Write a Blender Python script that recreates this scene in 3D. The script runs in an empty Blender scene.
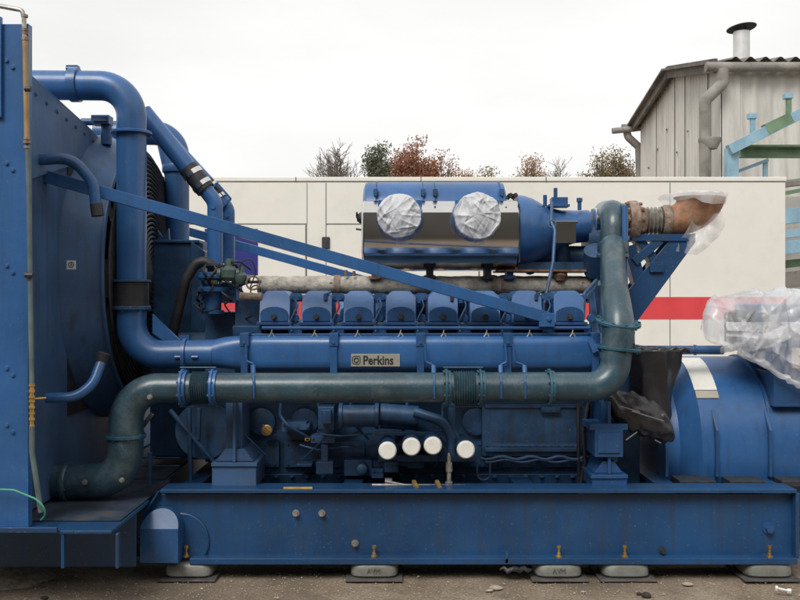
import bpy, math, random
from mathutils import Vector, Matrix, noise
random.seed(7)
R = math.radians
F = 900.0
sc = bpy.context.scene
COL = sc.collection
V = Vector

def P(px, py, Y):
    return V(((px-400)*Y/F, Y, 1.4+(300-py)*Y/F))
def X_(px, Y): return (px-400)*Y/F
def Z_(py, Y): return 1.4+(300-py)*Y/F
def S(n, Y): return n*Y/F

# ------------------------------------------------------------------ materials
MATS = {}
def mat(name, base, rough=.5, metal=0., var=.15, vs=4., var2=None, dirt=None, dirt_amt=.0, dirt_scale=9., bump=0., bs=60., coat=0., spec=.5, alpha=None, emis=None, stretch=None, wear=0.):
    m = bpy.data.materials.new(name); m.use_nodes = True
    nt = m.node_tree; N = nt.nodes; L = nt.links
    b = N['Principled BSDF']
    tc = N.new('ShaderNodeTexCoord'); oi = N.new('ShaderNodeObjectInfo')
    add = N.new('ShaderNodeVectorMath'); add.operation = 'ADD'
    mul = N.new('ShaderNodeMath'); mul.operation = 'MULTIPLY'; mul.inputs[1].default_value = 37.
    L.new(oi.outputs['Random'], mul.inputs[0])
    L.new(tc.outputs['Object'], add.inputs[0]); L.new(mul.outputs[0], add.inputs[1])
    vec = add.outputs[0]
    if stretch:
        mp = N.new('ShaderNodeMapping'); mp.inputs['Scale'].default_value = stretch
        L.new(vec, mp.inputs[0]); vec = mp.outputs[0]
    def nz(scale, det=4., rgh=.6):
        n = N.new('ShaderNodeTexNoise'); n.inputs['Scale'].default_value = scale
        n.inputs['Detail'].default_value = det; n.inputs['Roughness'].default_value = rgh
        L.new(vec, n.inputs['Vector']); return n.outputs[0]
    def ramp(src, a, b_, c0, c1):
        r = N.new('ShaderNodeValToRGB'); e = r.color_ramp.elements
        e[0].position = a; e[1].position = b_; e[0].color = (*c0, 1); e[1].color = (*c1, 1)
        L.new(src, r.inputs[0]); return r.outputs[0]
    lo = tuple(c*(1-var) for c in base); hi = var2 if var2 else tuple(min(1, c*(1+var)) for c in base)
    col = ramp(nz(vs, 6.), .36, .64, lo, hi)
    if dirt:
        mx = N.new('ShaderNodeMix'); mx.data_type = 'RGBA'
        f = ramp(nz(dirt_scale, 8., .7), .5, .72, (0, 0, 0), (dirt_amt,)*3)
        L.new(f, mx.inputs[0]); L.new(col, mx.inputs[6]); mx.inputs[7].default_value = (*dirt, 1)
        col = mx.outputs[2]
    if wear:
        ch = N.new('ShaderNodeMix'); ch.data_type = 'RGBA'     # chips and dust specks
        L.new(ramp(nz(85, 3., .6), .64, .70, (0, 0, 0), (wear,)*3), ch.inputs[0]); L.new(col, ch.inputs[6]); ch.inputs[7].default_value = (.15, .175, .20, 1); col = ch.outputs[2]
        mp2 = N.new('ShaderNodeMapping'); mp2.inputs['Scale'].default_value = (26, 26, 1.6); L.new(vec, mp2.inputs[0])
        n3 = N.new('ShaderNodeTexNoise'); n3.inputs['Scale'].default_value = 1.; n3.inputs['Detail'].default_value = 4; L.new(mp2.outputs[0], n3.inputs[0])
        st = N.new('ShaderNodeMix'); st.data_type = 'RGBA'     # old rain runs
        L.new(ramp(n3.outputs[0], .52, .75, (0, 0, 0), (wear*.8,)*3), st.inputs[0]); L.new(col, st.inputs[6]); st.inputs[7].default_value = (.035, .04, .045, 1); col = st.outputs[2]
    L.new(col, b.inputs['Base Color'])
    rr = N.new('ShaderNodeMapRange'); rr.inputs['To Min'].default_value = max(.02, rough*.75); rr.inputs['To Max'].default_value = min(1, rough*1.3)
    L.new(nz(vs*2.7, 5.), rr.inputs[0]); L.new(rr.outputs[0], b.inputs['Roughness'])
    b.inputs['Metallic'].default_value = metal
    b.inputs['Specular IOR Level'].default_value = spec
    b.inputs['Coat Weight'].default_value = coat; b.inputs['Coat Roughness'].default_value = .15
    if bump:
        bp = N.new('ShaderNodeBump'); bp.inputs['Strength'].default_value = bump; bp.inputs['Distance'].default_value = .01
        L.new(nz(bs, 5.), bp.inputs['Height']); L.new(bp.outputs[0], b.inputs['Normal'])
    if alpha is not None:
        b.inputs['Alpha'].default_value = alpha
    MATS[name] = m
    return m

BLUE = mat('blue_paint', (.017, .078, .212), .4, var=.2, vs=3., dirt=(.06, .12, .20), dirt_amt=.3, dirt_scale=11, bump=.06, bs=45, coat=.15, wear=.55)
BLUEL = mat('blue_paint_fresh', (.026, .104, .278), .36, var=.15, vs=2.5, dirt=(.06, .15, .27), dirt_amt=.3, dirt_scale=14, bump=.05, bs=50, coat=.15, wear=.45)
BLUED = mat('blue_paint_soiled_shade', (.024, .078, .175), .45, var=.35, vs=7., dirt=(.05, .055, .06), dirt_amt=.6, dirt_scale=13, bump=.12, bs=40, wear=.7)  # soiled blue copy for shaded parts; base tone raised to put haze in
BLUEB = mat('blue_skid_paint', (.010, .058, .158), .4, var=.25, vs=1.8, dirt=(.04, .075, .11), dirt_amt=.4, dirt_scale=7, bump=.08, bs=45, coat=.1, wear=.7)
DECK = mat('soiled_deck_paint', (.022, .024, .03), .75, var=.4, vs=5, var2=(.022,.05,.10), dirt=(.075, .06, .045), dirt_amt=.9, dirt_scale=5, bump=.2, bs=50)
BLUEG = mat('blue_grey_paint', (.040, .096, .205), .5, var=.25, vs=2.2, dirt=(.10, .12, .14), dirt_amt=.4, dirt_scale=6, bump=.08, bs=30, wear=.6)
TEAL = mat('grey_green_primer', (.026, .064, .088), .36, var=.22, vs=4., dirt=(.16, .19, .19), dirt_amt=.45, dirt_scale=9, bump=.12, bs=60, coat=.25, wear=.6)
TEALB = mat('teal_flange_paint', (.022, .082, .120), .42, var=.3, vs=12., bump=.1)
BLACK = mat('black_rubber', (.018, .018, .022), .55, var=.3, vs=20, bump=.1, dirt=(.06, .055, .05), dirt_amt=.4)
DARK = mat('dark_steel', (.028, .030, .036), .55, var=.4, vs=25, bump=.15, dirt=(.05, .05, .05), dirt_amt=.5)
STEEL = mat('polished_stainless', (.70, .69, .67), .15, metal=1., var=.06, vs=1.5, bump=.015, bs=5)
GALV = mat('zinc_plated_steel', (.42, .40, .36), .42, metal=.7, var=.3, vs=30)
SILV = mat('cast_aluminium', (.21, .215, .195), .48, metal=.2, var=.25, vs=9, dirt=(.14, .125, .10), dirt_amt=.7, dirt_scale=12, bump=.12, bs=70)
BRASS = mat('brass', (.50, .33, .12), .38, metal=.7, var=.3, vs=30)
LAG = mat('heat_lagging', (.40, .37, .32), .9, var=.3, vs=22, dirt=(.10, .055, .03), dirt_amt=.55, dirt_scale=18, bump=.5, bs=70)
RUST = mat('rusty_steel', (.20, .10, .055), .75, var=.5, vs=14, var2=(.33, .17, .09), dirt=(.30, .27, .24), dirt_amt=.7, dirt_scale=10, bump=.4, bs=60)
RUSTO = mat('orange_rusty_steel', (.33, .16, .085), .7, var=.4, vs=10, var2=(.48,.25,.14), dirt=(.36,.31,.26), dirt_amt=.5, dirt_scale=8, bump=.3, bs=60)
RUSTP = mat('rusty_pale_flange', (.26, .20, .16), .8, var=.4, vs=25, dirt=(.16, .07, .03), dirt_amt=.9, dirt_scale=20, bump=.5, bs=80)
CREAM = mat('cream_panel_paint', (.755, .738, .685), .5, var=.03, vs=1.2, dirt=(.52, .49, .42), dirt_amt=.25, dirt_scale=3, bump=.01, bs=10)
REDP = mat('red_stripe_paint', (.66, .06, .07), .45, var=.08, vs=3)
NAVY = mat('navy_sign_blue', (.022, .026, .19), .4, var=.08, vs=3)
SEAM = mat('dark_seam', (.19, .18, .16), .8)
WHITE = mat('white_plate_paint', (.74, .73, .68), .5, var=.05, vs=6, dirt=(.4, .38, .33), dirt_amt=.3)
CAPW = mat('white_filter_end', (.82, .81, .75), .4, var=.04, vs=9, dirt=(.5, .48, .4), dirt_amt=.35, dirt_scale=30)
PLATE = mat('brushed_nameplate', (.40, .37, .31), .45, metal=.3, var=.1, vs=20, stretch=(1, 1, 12))
INK = mat('black_print', (.02, .02, .025), .5)
ASB = mat('fibre_cement_sheet', (.54, .525, .49), .9, var=.1, vs=.9, dirt=(.24, .22, .19), dirt_amt=.5, dirt_scale=1.6, bump=.15, bs=25, stretch=(2.4, 2.4, .5))
ASBR = mat('weathered_roof_sheet', (.15, .135, .12), .95, var=.35, vs=2.5, dirt=(.06, .055, .045), dirt_amt=.8, dirt_scale=4, bump=.3, bs=20)
ZINC = mat('weathered_zinc', (.24, .225, .205), .7, var=.35, vs=4, dirt=(.08, .07, .06), dirt_amt=.7, dirt_scale=8)
SKYB = mat('pale_blue_steel_paint', (.23, .38, .48), .55, var=.15, vs=3, dirt=(.16, .14, .12), dirt_amt=.25, dirt_scale=9)
GREENP = mat('faded_green_steel_paint', (.14, .23, .14), .6, var=.25, vs=3, dirt=(.14, .13, .11), dirt_amt=.3, dirt_scale=8)
GCABLE = mat('green_cable_plastic', (.05, .30, .20), .45)
YEL = mat('ochre_paint', (.50, .33, .08), .5, var=.2, vs=20)
FABR = mat('white_woven_film', (.55, .56, .59), .5, var=.06, vs=6, bump=.25, bs=40)
BAG = mat('black_polythene', (.016, .015, .018), .42, var=.3, vs=6, bump=.3, bs=28, spec=.7)
TAPE = mat('clear_tape', (.3, .3, .3), .15, var=.2, vs=12, alpha=.55)
HALLM = mat('added_hall_grey', (.10, .092, .082), .9, var=.15, vs=.4)  # for the unseen added hall, darkened for its reflection in the cladding
VALVE = mat('grey_green_cast_paint', (.06, .095, .085), .5, var=.3, vs=18, bump=.15)
HOSEG = mat('grey_hose', (.10, .135, .135), .55, var=.2, vs=12)
TAN = mat('tan_hose', (.33, .215, .10), .55, var=.25, vs=9)
CLAY = mat('brown_roof_wall', (.25, .2, .16), .9, var=.2)
BARKM = mat('bark', (.16, .135, .11), .95, var=.3, vs=8)

def film(name, col, fac0, fac1, scale=7.):
    m = bpy.data.materials.new(name); m.use_nodes = True
    nt = m.node_tree; N = nt.nodes; L = nt.links
    b = N['Principled BSDF']; out = N['Material Output']
    b.inputs['Base Color'].default_value = (*col, 1); b.inputs['Roughness'].default_value = .14
    b.inputs['Specular IOR Level'].default_value = .8
    tr = N.new('ShaderNodeBsdfTransparent'); tl = N.new('ShaderNodeBsdfTranslucent'); tl.inputs[0].default_value = (*col, 1)
    m1 = N.new('ShaderNodeMixShader'); m1.inputs[0].default_value = .35
    L.new(b.outputs[0], m1.inputs[1]); L.new(tl.outputs[0], m1.inputs[2])
    tc = N.new('ShaderNodeTexCoord'); n = N.new('ShaderNodeTexNoise'); n.inputs['Scale'].default_value = scale
    n.inputs['Detail'].default_value = 3; n.inputs['Distortion'].default_value = .3
    mpp = N.new('ShaderNodeMapping'); mpp.inputs['Rotation'].default_value = (0,.6,0); mpp.inputs['Scale'].default_value = (2.2,1,.7)
    L.new(tc.outputs['Object'], mpp.inputs[0]); L.new(mpp.outputs[0], n.inputs[0])
    mr = N.new('ShaderNodeMapRange'); mr.inputs[1].default_value = .38; mr.inputs[2].default_value = .62
    mr.inputs[3].default_value = fac0; mr.inputs[4].default_value = fac1
    L.new(n.outputs[0], mr.inputs[0])
    bp = N.new('ShaderNodeBump'); bp.inputs['Strength'].default_value = .35; bp.inputs['Distance'].default_value = .01
    n2 = N.new('ShaderNodeTexNoise'); n2.inputs['Scale'].default_value = scale*3.5; n2.inputs['Distortion'].default_value = 2.; n2.inputs['Detail'].default_value = 5
    L.new(tc.outputs['Object'], n2.inputs[0]); L.new(n2.outputs[0], bp.inputs['Height']); L.new(bp.outputs[0], b.inputs['Normal'])
    m2 = N.new('ShaderNodeMixShader')
    L.new(mr.outputs[0], m2.inputs[0]); L.new(tr.outputs[0], m2.inputs[1]); L.new(m1.outputs[0], m2.inputs[2])
    L.new(m2.outputs[0], out.inputs['Surface'])
    return m
FILM = film('clear_plastic_film', (.92, .93, .94), .30, .72, 3.)
FILM2 = film('thin_plastic_film', (.85, .85, .87), .25, .62)

def leafmat(name, c0, c1):
    m = bpy.data.materials.new(name); m.use_nodes = True
    N = m.node_tree.nodes; L = m.node_tree.links; b = N['Principled BSDF']
    g = N.new('ShaderNodeNewGeometry'); r = N.new('ShaderNodeValToRGB')
    r.color_ramp.elements[0].color = (*c0, 1); r.color_ramp.elements[1].color = (*c1, 1)
    L.new(g.outputs['Random Per Island'], r.inputs[0]); L.new(r.outputs[0], b.inputs['Base Color'])
    b.inputs['Roughness'].default_value = .8
    tl = N.new('ShaderNodeBsdfTranslucent'); L.new(r.outputs[0], tl.inputs[0]); mx = N.new('ShaderNodeMixShader'); mx.inputs[0].default_value = .5
    L.new(b.outputs[0], mx.inputs[1]); L.new(tl.outputs[0], mx.inputs[2]); L.new(mx.outputs[0], N['Material Output'].inputs['Surface'])
    return m

def groundmat():
    m = bpy.data.materials.new('gritty_ground'); m.use_nodes = True
    N = m.node_tree.nodes; L = m.node_tree.links; b = N['Principled BSDF']
    tc = N.new('ShaderNodeTexCoord')
    def nz(s, d=6, w=.6):
        n = N.new('ShaderNodeTexNoise'); n.inputs['Scale'].default_value = s; n.inputs['Detail'].default_value = d; n.inputs['Roughness'].default_value = w
        L.new(tc.outputs['Object'], n.inputs[0]); return n.outputs[0]
    def ramp(src, stops):
        r = N.new('ShaderNodeValToRGB'); e = r.color_ramp.elements
        while len(e) < len(stops): e.new(.5)
        for k, (p, c) in enumerate(stops): e[k].position = p; e[k].color = (*c, 1)
        L.new(src, r.inputs[0]); return r.outputs[0]
    a = ramp(nz(1.6, 8, .65), [(.3, (.13, .10, .07)), (.5, (.27, .21, .150)), (.72, (.42, .35, .265))])
    s = ramp(nz(75, 4, .8), [(.35, (.45, .45, .45)), (.55, (1., 1., 1.)), (.72, (1.7, 1.6, 1.5))])
    mx = N.new('ShaderNodeMix'); mx.data_type = 'RGBA'; mx.blend_type = 'MULTIPLY'; mx.inputs[0].default_value = .8
    L.new(a, mx.inputs[6]); L.new(s, mx.inputs[7])
    d = ramp(nz(5, 6), [(.5, (0, 0, 0)), (.68, (1, 1, 1))])
    m2 = N.new('ShaderNodeMix'); m2.data_type = 'RGBA'; L.new(d, m2.inputs[0]); L.new(mx.outputs[2], m2.inputs[6]); m2.inputs[7].default_value = (.17, .135, .10, 1)
    L.new(m2.outputs[2], b.inputs['Base Color']); b.inputs['Roughness'].default_value = .9
    bp = N.new('ShaderNodeBump'); bp.inputs['Strength'].default_value = .9; bp.inputs['Distance'].default_value = .012
    L.new(nz(55, 6, .7), bp.inputs['Height']); L.new(bp.outputs[0], b.inputs['Normal'])
    return m

# ------------------------------------------------------------------ mesh builder
ORG = {}
class MB:
    def __init__(s): s.v = []; s.f = []
    def add(s, vs, fs):
        o = len(s.v); s.v += [V(a) for a in vs]; s.f += [tuple(i+o for i in f) for f in fs]; return s
    def box(s, x0, x1, y0, y1, z0, z1):
        if x0 > x1: x0, x1 = x1, x0
        if z0 > z1: z0, z1 = z1, z0
        return s.add([(x0,y0,z0),(x1,y0,z0),(x1,y1,z0),(x0,y1,z0),(x0,y0,z1),(x1,y0,z1),(x1,y1,z1),(x0,y1,z1)],
              [(0,3,2,1),(4,5,6,7),(0,1,5,4),(1,2,6,5),(2,3,7,6),(3,0,4,7)])
    def pbox(s, x0, x1, py0, py1, Y, d):      # front face given in photo units at distance Y, d deep
        return s.box(X_(x0,Y), X_(x1,Y), Y, Y+d, Z_(py1,Y), Z_(py0,Y))
    def loft(s, rings, closed_ends=True):
        n = len(rings[0]); vs = [p for r in rings for p in r]; fs = []
        for k in range(len(rings)-1):
            for i in range(n):
                j = (i+1) % n
                fs.append((k*n+i, k*n+j, (k+1)*n+j, (k+1)*n+i))
        if closed_ends:
            fs.append(tuple(range(n-1, -1, -1))); fs.append(tuple((len(rings)-1)*n+i for i in range(n)))
        return s.add(vs, fs)
    def prism(s, poly, axis, a0, a1):          # poly of (u,v); axis 'y': u=x v=z; 'x': u=y v=z; 'z': u=x v=y
        def mk(u, w, a): return (u,a,w) if axis == 'y' else ((a,u,w) if axis == 'x' else (u,w,a))
        return s.loft([[V(mk(u,w,a0)) for u,w in poly], [V(mk(u,w,a1)) for u,w in poly]])
    def lathe(s, c, axis, prof, n=24, caps=True, a0=0.):    # prof: list (t along axis, radius)
        axis = V(axis).normalized(); c = V(c)
        u = axis.orthogonal().normalized(); w = axis.cross(u)
        return s.loft([[c+axis*t+(u*math.cos(a0+2*math.pi*i/n)+w*math.sin(a0+2*math.pi*i/n))*r for i in range(n)] for t, r in prof], caps)
    def cyl(s, p0, p1, r, n=16, r1=None):
        p0 = V(p0); p1 = V(p1); L = (p1-p0).length
        return s.lathe(p0, p1-p0, [(0, r), (L, r if r1 is None else r1)], n)
    def tube(s, pts, r, n=14, caps=True):
        pts = [V(p) for p in pts]; m = len(pts)
        rs = r if isinstance(r, (list, tuple)) else [r]*m
        t = [(pts[min(i+1,m-1)]-pts[max(i-1,0)]).normalized() for i in range(m)]
        u = t[0].orthogonal().normalized(); rings = []
        for i in range(m):
            u = (u-t[i]*u.dot(t[i])).normalized(); w = t[i].cross(u)
            rings.append([pts[i]+(u*math.cos(2*math.pi*k/n)+w*math.sin(2*math.pi*k/n))*rs[i] for k in range(n)])
        return s.loft(rings, caps)
    def torus(s, c, axis, Rr, r, n=32, m=8):
        axis = V(axis).normalized(); c = V(c); u = axis.orthogonal().normalized(); w = axis.cross(u)
        vs = []; fs = []
        for i in range(n):
            a = 2*math.pi*i/n; d = u*math.cos(a)+w*math.sin(a)
            for k in range(m):
                b = 2*math.pi*k/m; vs.append(c+d*(Rr+r*math.cos(b))+axis*r*math.sin(b))
        for i in range(n):
            for k in range(m):
                fs.append((i*m+k, ((i+1)%n)*m+k, ((i+1)%n)*m+(k+1)%m, i*m+(k+1)%m))
        return s.add(vs, fs)
    def bar(s, p0, p1, w, h, up=(0,0,1)):      # w along the side, h along up
        p0 = V(p0); p1 = V(p1); d = (p1-p0).normalized(); sd = d.cross(V(up)).normalized(); u = sd.cross(d)
        q = [sd*a*w/2+u*b*h/2 for a, b in ((-1,-1),(1,-1),(1,1),(-1,1))]
        return s.loft([[p0+k for k in q], [p1+k for k in q]])
    def hexb(s, c, axis, r, h):
        s.lathe(c, axis, [(0, r*1.5), (h*.25, r*1.5)], 14); return s.lathe(V(c)+V(axis).normalized()*h*.25, axis, [(0, r), (h*.75, r)], 6)
    def flange(s, c, axis, Rr, t, bolts=8, br=.007):
        axis = V(axis).normalized(); c = V(c)
        s.lathe(c-axis*t/2, axis, [(0, Rr*.97), (t*.15, Rr), (t*.85, Rr), (t, Rr*.97)], 32)
        u = axis.orthogonal().normalized(); w = axis.cross(u)
        for i in range(bolts):
            a = 2*math.pi*(i+.5)/bolts; p = c+(u*math.cos(a)+w*math.sin(a))*(Rr-br*1.6)
            s.lathe(p-axis*(t/2+br), axis, [(0, br), (t+2*br, br)], 6)
        return s
    def bellows(s, p0, p1, r0, r1, k, n=32):
        p0 = V(p0); p1 = V(p1); L = (p1-p0).length
        prof = []
        for i in range(k*4+1):
            prof.append((L*i/(k*4), r0+(r1-r0)*(.5-.5*math.cos(2*math.pi*i/4))))
        return s.lathe(p0, p1-p0, prof, n)
    def warp(s, fn): s.v = [fn(v) for v in s.v]; return s
    def build(s, name, m, parent=None, bevel=0., smooth=35, label=None, solid=0., sub=0, flip=False):
        lo = V((min(v.x for v in s.v), min(v.y for v in s.v), min(v.z for v in s.v)))
        hi = V((max(v.x for v in s.v), max(v.y for v in s.v), max(v.z for v in s.v)))
        o_ = V(((lo.x+hi.x)/2, (lo.y+hi.y)/2, lo.z))
        me = bpy.data.meshes.new(name); me.from_pydata([v-o_ for v in s.v], [], s.f); me.validate()
        import bmesh
        bm = bmesh.new(); bm.from_mesh(me); bmesh.ops.recalc_face_normals(bm, faces=bm.faces); bm.to_mesh(me); bm.free()
        if smooth:
            me.polygons.foreach_set('use_smooth', [True]*len(me.polygons)); me.set_sharp_from_angle(angle=R(smooth))
        me.materials.append(m)
        ob = bpy.data.objects.new(name, me); COL.objects.link(ob); ORG[ob.name] = o_
        if parent is not None:
            ob.parent = parent; ob.location = o_-ORG[parent.name]
        else: ob.location = o_
        if bevel:
            b = ob.modifiers.new('bevel', 'BEVEL'); b.width = bevel; b.segments = 2; b.limit_method = 'ANGLE'; b.angle_limit = R(40); b.harden_normals = True
        if solid:
            k = ob.modifiers.new('solid', 'SOLIDIFY'); k.thickness = solid
        if sub:
            k = ob.modifiers.new('sub', 'SUBSURF'); k.levels = sub; k.render_levels = sub
        if label: ob['label'] = label
        return ob
def tag(o, label, cat, group=None, kind=None):
    if label: o['label'] = label
    if cat: o['category'] = cat
    if group: o['group'] = group
    if kind: o['kind'] = kind
    return o
def empty(name, loc, label, cat, group=None):
    o = bpy.data.objects.new(name, None); COL.objects.link(o); o.location = loc; ORG[o.name] = V(loc); o.empty_display_size = .1
    return tag(o, label, cat, group)
def dup_tree(o, off, parent=None):
    c = o.copy(); COL.objects.link(c)
    if parent is None: c.location = V(o.location)+V(off); ORG[c.name] = ORG[o.name]+V(off)
    else: c.parent = parent; ORG[c.name] = ORG[o.name]+V(off)
    for ch in list(o.children): dup_tree(ch, off, c)
    return c
def dup_part(o, off, parent):                   # part with sub-parts moved inside the same thing
    c = o.copy(); COL.objects.link(c); c.parent = parent; c.location = V(o.location)+V(off); ORG[c.name] = ORG[o.name]+V(off)
    for ch in list(o.children):
        d = ch.copy(); COL.objects.link(d); d.parent = c; ORG[d.name] = ORG[ch.name]+V(off)
    return c
def fillet(pts, rad, k=8):
    pts = [V(p) for p in pts]; out = [pts[0]]
    rads = rad if isinstance(rad, (list, tuple)) else [rad]*(len(pts)-2)
    for i in range(1, len(pts)-1):
        a, b, c = pts[i-1], pts[i], pts[i+1]
        d0 = (a-b).normalized(); d1 = (c-b).normalized(); ang = d0.angle(d1)
        t = min(rads[i-1]/math.tan(ang/2), (a-b).length*.49 if i > 1 else (a-b).length*.98, (c-b).length*.49 if i < len(pts)-2 else (c-b).length*.98)
        r = t*math.tan(ang/2); cen = b+(d0+d1).normalized()*(r/math.sin(ang/2))
        s0 = b+d0*t-cen; s1 = b+d1*t-cen; tot = s0.angle(s1)
        for j in range(k+1):
            f = j/k
            if tot < 1e-4: out.append(b); break
            out.append(cen+(s0*math.sin((1-f)*tot)+s1*math.sin(f*tot))/math.sin(tot))
    out.append(pts[-1]); return out
def crump(p, f):
    d, _ = noise.voronoi(p*f); return d[1]-d[0]
def fold(p, f, w=.35):
    q = p*f; q = q+noise.noise_vector(q*.6)*w; a = noise.noise(q); return 1-min(1, abs(a)*2.4)
class Pleats:
    def __init__(s, seed, n, c, spread, amp, w, ext, dirs=None):
        r = random.Random(seed); s.it = []
        for i in range(n):
            p = V([c[k]+r.uniform(-1,1)*spread[k] for k in range(3)])
            d = V((r.gauss(0,1), r.gauss(0,1)*(.4 if dirs is None else 0), r.gauss(0,.6))).normalized()
            s.it.append((p, d, r.choice((1,1,-.8))*amp*r.uniform(.4,1), w*r.uniform(.5,1.6), ext*r.uniform(.5,1.4), r.uniform(0,50)))
    def h(s, q):
        t = 0
        for p, d, a, w, e, o in s.it:
            v = q-p; L2 = v.length_squared/(e*e)
            if L2 > 6: continue
            t += a*math.exp(-abs(v.dot(d)+.012*noise.noise(q*7+V((o,0,0))))/w)*math.exp(-L2)
        return t
def text_mesh(body, size, depth, loc, m, name, parent, scale_x=1., bold=0.):
    cu = bpy.data.curves.new('lettering', 'FONT'); cu.body = body; cu.size = size; cu.extrude = depth; cu.offset = bold
    cu.align_x = 'LEFT'; cu.align_y = 'CENTER'
    t = bpy.data.objects.new('lettering', cu); COL.objects.link(t)
    dg = bpy.context.evaluated_depsgraph_get(); dg.update()
    me = bpy.data.meshes.new_from_object(t.evaluated_get(dg)); bpy.data.objects.remove(t)
    mb = MB(); loc = V(loc)
    mb.add([loc+V((v.co.x*scale_x, -v.co.z, v.co.y)) for v in me.vertices], [tuple(p.vertices) for p in me.polygons])
    return mb.build(name, m, parent, smooth=0)

# ------------------------------------------------------------------ camera, light, sky
cam = bpy.data.cameras.new('camera'); co = bpy.data.objects.new('camera', cam); COL.objects.link(co)
co.location = (0, 0, 1.4); co.rotation_euler = (R(90), 0, 0); cam.sensor_width = 36; cam.lens = 36*F/800; cam.clip_end = 2000; cam.clip_start = .05
sc.camera = co
w = bpy.data.worlds.new('World'); sc.world = w; w.use_nodes = True
N = w.node_tree.nodes; L = w.node_tree.links; bg = N['Background']
sk = N.new('ShaderNodeTexSky'); sk.sky_type = 'NISHITA'; sk.sun_disc = False; sk.sun_elevation = R(48); sk.sun_rotation = R(205)
sk.air_density = 1.; sk.dust_density = 4.; sk.ozone_density = .6
hs = N.new('ShaderNodeHueSaturation'); hs.inputs['Saturation'].default_value = .10; L.new(sk.outputs[0], hs.inputs['Color'])
tc = N.new('ShaderNodeTexCoord'); mp = N.new('ShaderNodeMapping'); mp.inputs['Scale'].default_value = (1, 1, 3); L.new(tc.outputs['Generated'], mp.inputs[0])
nz = N.new('ShaderNodeTexNoise'); nz.inputs['Scale'].default_value = 2.2; nz.inputs['Detail'].default_value = 5; L.new(mp.outputs[0], nz.inputs[0])
mr = N.new('ShaderNodeMapRange'); mr.inputs[1].default_value = .3; mr.inputs[2].default_value = .7; mr.inputs[3].default_value = .89; mr.inputs[4].default_value = 1.06; L.new(nz.outputs[0], mr.inputs[0])
vm = N.new('ShaderNodeMix'); vm.data_type = 'RGBA'; vm.blend_type = 'MULTIPLY'; vm.inputs[0].default_value = 1.
# overcast: the cloud layer evens the sky out to one pale tone
ov = N.new('ShaderNodeMix'); ov.data_type = 'RGBA'; ov.inputs[0].default_value = .72; L.new(hs.outputs[0], ov.inputs[6]); ov.inputs[7].default_value = (7.7, 7.65, 7.55, 1)
L.new(ov.outputs[2], vm.inputs[6]); L.new(mr.outputs[0], vm.inputs[7]); L.new(vm.outputs[2], bg.inputs['Color'])
bg.inputs['Strength'].default_value = .12
sl = bpy.data.lights.new('sun', 'SUN'); sl.energy = 1.6; sl.angle = R(25); sl.color = (1, .97, .92)
so = bpy.data.objects.new('sun', sl); COL.objects.link(so); so.rotation_euler = (R(42), 0, R(-25)); so.location = (0, -5, 12)
sc.view_settings.view_transform = 'Standard'; sc.view_settings.look = 'None'; sc.view_settings.gamma = 1; sc.view_settings.exposure = 0.33
sc.view_settings.use_curve_mapping = False

# ------------------------------------------------------------------ ground
def ground():
    mb = MB(); xs = [-400,-60,-15]; ys = [-300,-40,-4]
    gx = [-400,-100,-30,-8]+[ -4+.1*i for i in range(81)]+[8,30,100,400]
    gy = [-300,-60,-15,-2,2.5,3.5]+[3.9+.06*i for i in range(40)]+[8,12,25,80,500]
    vs = []
    for y in gy:
        for x in gx:
            z = 0
            if -4.2 < x < 4.2 and 3.4 < y < 6.4:
                z = .014*noise.noise(V((x*2.2, y*2.2, 0)))+.006*noise.noise(V((x*9, y*9, 3)))-.006
            vs.append((x,y,z))
    n = len(gx); fs = [(j*n+i, j*n+i+1, (j+1)*n+i+1, (j+1)*n+i) for j in range(len(gy)-1) for i in range(n-1)]
    mb.add(vs, fs); o = mb.build('ground', groundmat(), smooth=180); tag(o, None, None, kind='structure')
ground()

# ================================================================== GENERATOR SET
YC = 5.35
G = empty('generator_set', (0, YC, .09), 'large blue diesel generating set with radiator, engine and alternator on a long steel skid', 'generator')

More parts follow.
